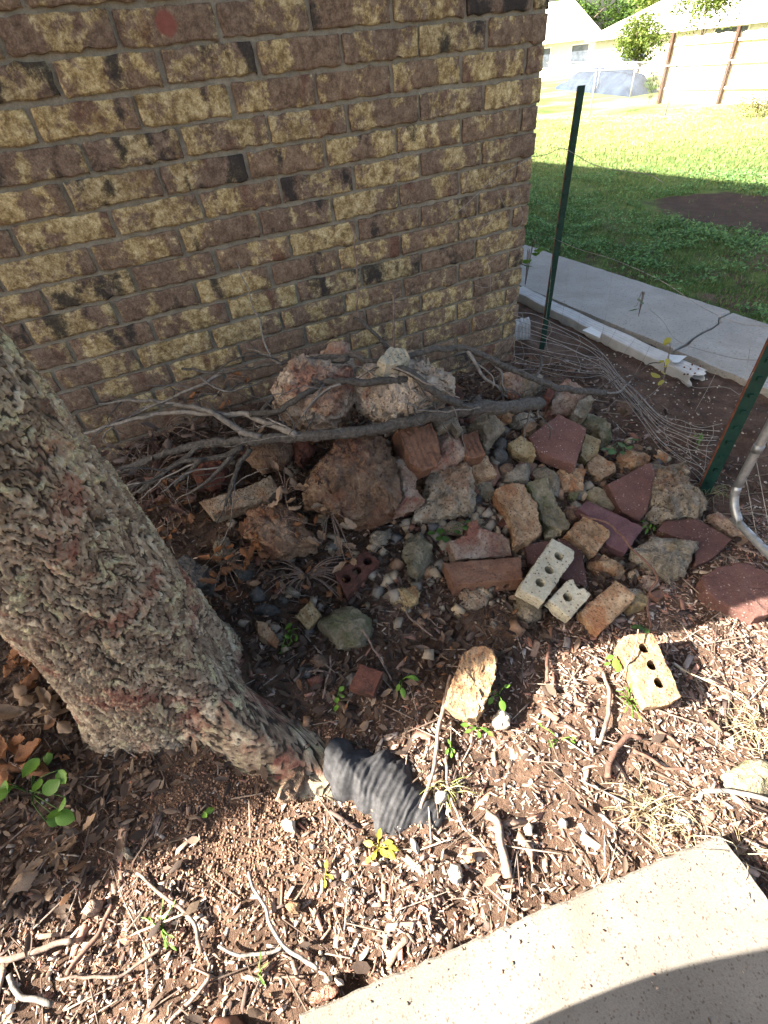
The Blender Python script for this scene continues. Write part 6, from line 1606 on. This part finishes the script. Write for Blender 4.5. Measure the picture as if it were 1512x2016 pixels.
# ------------------------------------------------------------------ the person taking the picture (toe cap and shadow show)
def person():
    b = np.array([-.45, -.02, 0.0])
    root = thing('person', 'person in brown shoes and jeans standing at the bottom edge, holding up a phone', 'person', b)
    J = {'pel': (0, -.03, .93), 'bel': (.0, .0, 1.08), 'che': (.01, -.02, 1.3), 'nek': (.02, .0, 1.47), 'hed': (.04, .04, 1.56), 'crn': (.04, .04, 1.72),
         'lh': (-.1, -.02, .88), 'lk': (-.1, .05, .5), 'la': (-.1, .02, .1), 'lb': (-.1, -.02, .06), 'rh': (.1, -.02, .88), 'rk': (.105, .05, .5), 'ra': (.105, .02, .1), 'rb': (.105, -.02, .06),
         'ls': (-.17, -.02, 1.4), 'le': (-.05, .06, 1.13), 'lw': (.25, -.02, 1.13), 'lf': (.36, -.04, 1.15), 'rs': (.2, -.03, 1.4), 're': (.36, -.12, 1.16), 'rw': (.45, -.1, 1.2), 'rf': (.48, -.06, 1.22)}
    Rd = {'pel': (.15, .12), 'bel': (.15, .125), 'che': (.16, .115), 'nek': (.055, .055), 'hed': (.078, .095), 'crn': (.06, .07), 'lh': (.09, .09), 'lk': (.062, .062), 'la': (.045, .045), 'lb': (.035, .035),
          'rh': (.09, .09), 'rk': (.062, .062), 'ra': (.045, .045), 'rb': (.035, .035), 'ls': (.06, .06), 'le': (.045, .045), 'lw': (.03, .03), 'lf': (.024, .02), 'rs': (.06, .06), 're': (.045, .045), 'rw': (.03, .03), 'rf': (.024, .02)}
    E = [('pel', 'bel'), ('bel', 'che'), ('che', 'nek'), ('nek', 'hed'), ('hed', 'crn'), ('pel', 'lh'), ('lh', 'lk'), ('lk', 'la'), ('la', 'lb'), ('pel', 'rh'), ('rh', 'rk'), ('rk', 'ra'), ('ra', 'rb'),
         ('che', 'ls'), ('ls', 'le'), ('le', 'lw'), ('lw', 'lf'), ('che', 'rs'), ('rs', 're'), ('re', 'rw'), ('rw', 'rf')]
    names = list(J)
    me = bpy.data.meshes.new('body'); me.from_pydata([J[k] for k in names], [(names.index(a), names.index(c)) for a, c in E], [])
    tmp = bpy.data.objects.new('body_tmp', me); col.objects.link(tmp)
    md = tmp.modifiers.new('skin', 'SKIN'); md.use_smooth_shade = True
    for i, k in enumerate(names):
        me.skin_vertices[0].data[i].radius = Rd[k]
        me.skin_vertices[0].data[i].use_root = (k == 'pel')
    sb = tmp.modifiers.new('sub', 'SUBSURF'); sb.levels = 2; sb.render_levels = 2
    dgp = bpy.context.evaluated_depsgraph_get()
    out = bpy.data.meshes.new_from_object(tmp.evaluated_get(dgp)); bpy.data.objects.remove(tmp)
    out.materials.clear()
    for m in ('jeans', 'cloth', 'skin', 'hair'): out.materials.append(MAT[m])
    for p_ in out.polygons:
        c = p_.center; p_.use_smooth = True
        arm = c.z > 1.05 and c.x > .2 and c.z < 1.26
        p_.material_index = 2 if (c.z > 1.45 or arm) else (1 if c.z > .95 else 0)
        if c.z > 1.64 or (c.z > 1.52 and c.y < .0): p_.material_index = 3
    obj('body', out, None, root)
    for (ax_, ay_) in ((-.1, .03), (.105, .015)):                 # shoes, heel to toe along +y
        V = []; n = 20; m = 14
        for i in range(n):
            a = i / (n - 1); y_ = -.09 + a * .29
            wd = .036 + .014 * math.sin(math.pi * min(1, a * 1.05)) if a < .8 else .048 * math.sqrt(max(0, 1 - ((a - .8) / .2) ** 2)) + .002
            ht = (.085 if a < .35 else .085 - .04 * (a - .35) / .45) if a < .8 else .045 * math.sqrt(max(0, 1 - ((a - .8) / .2) ** 2 * .9))
            for k in range(m):
                th = math.pi * k / (m - 1)
                V.append((ax_ + wd * math.cos(th) * 1.0, ay_ + y_ - .0, .002 + ht * max(0.0, math.sin(th)) ** .7))
        Fc = [(i * m + k, (i + 1) * m + k, (i + 1) * m + k + 1, i * m + k + 1) for i in range(n - 1) for k in range(m - 1)]
        Fc += [tuple(range(m)), tuple((n - 1) * m + k for k in range(m - 1, -1, -1))] + [(i * m, i * m + m - 1, (i + 1) * m + m - 1, (i + 1) * m) for i in range(n - 1)]
        o = obj('shoe', new_mesh('shoe', V, Fc, True), MAT['shoe'], root)
    # phone held up just behind the lens, fingers round it
    ph = thing('phone', 'black phone held in both hands above the slab', 'phone', (0, -.03, 1.225))
    v, f = box_data((-.038, -.004, -.075), (.038, .004, .075)); o = obj('case', new_mesh('case', v, f), MAT['phone'], ph)
    fwd = Vector((AX[2], AY[2], AZ[2]))
    ph.rotation_euler = fwd.to_track_quat('Y', 'Z').to_euler()
    ph.location = Vector((0, 0, CAM_Z)) - fwd * .03 + Vector((-.0, 0, .0))
person()
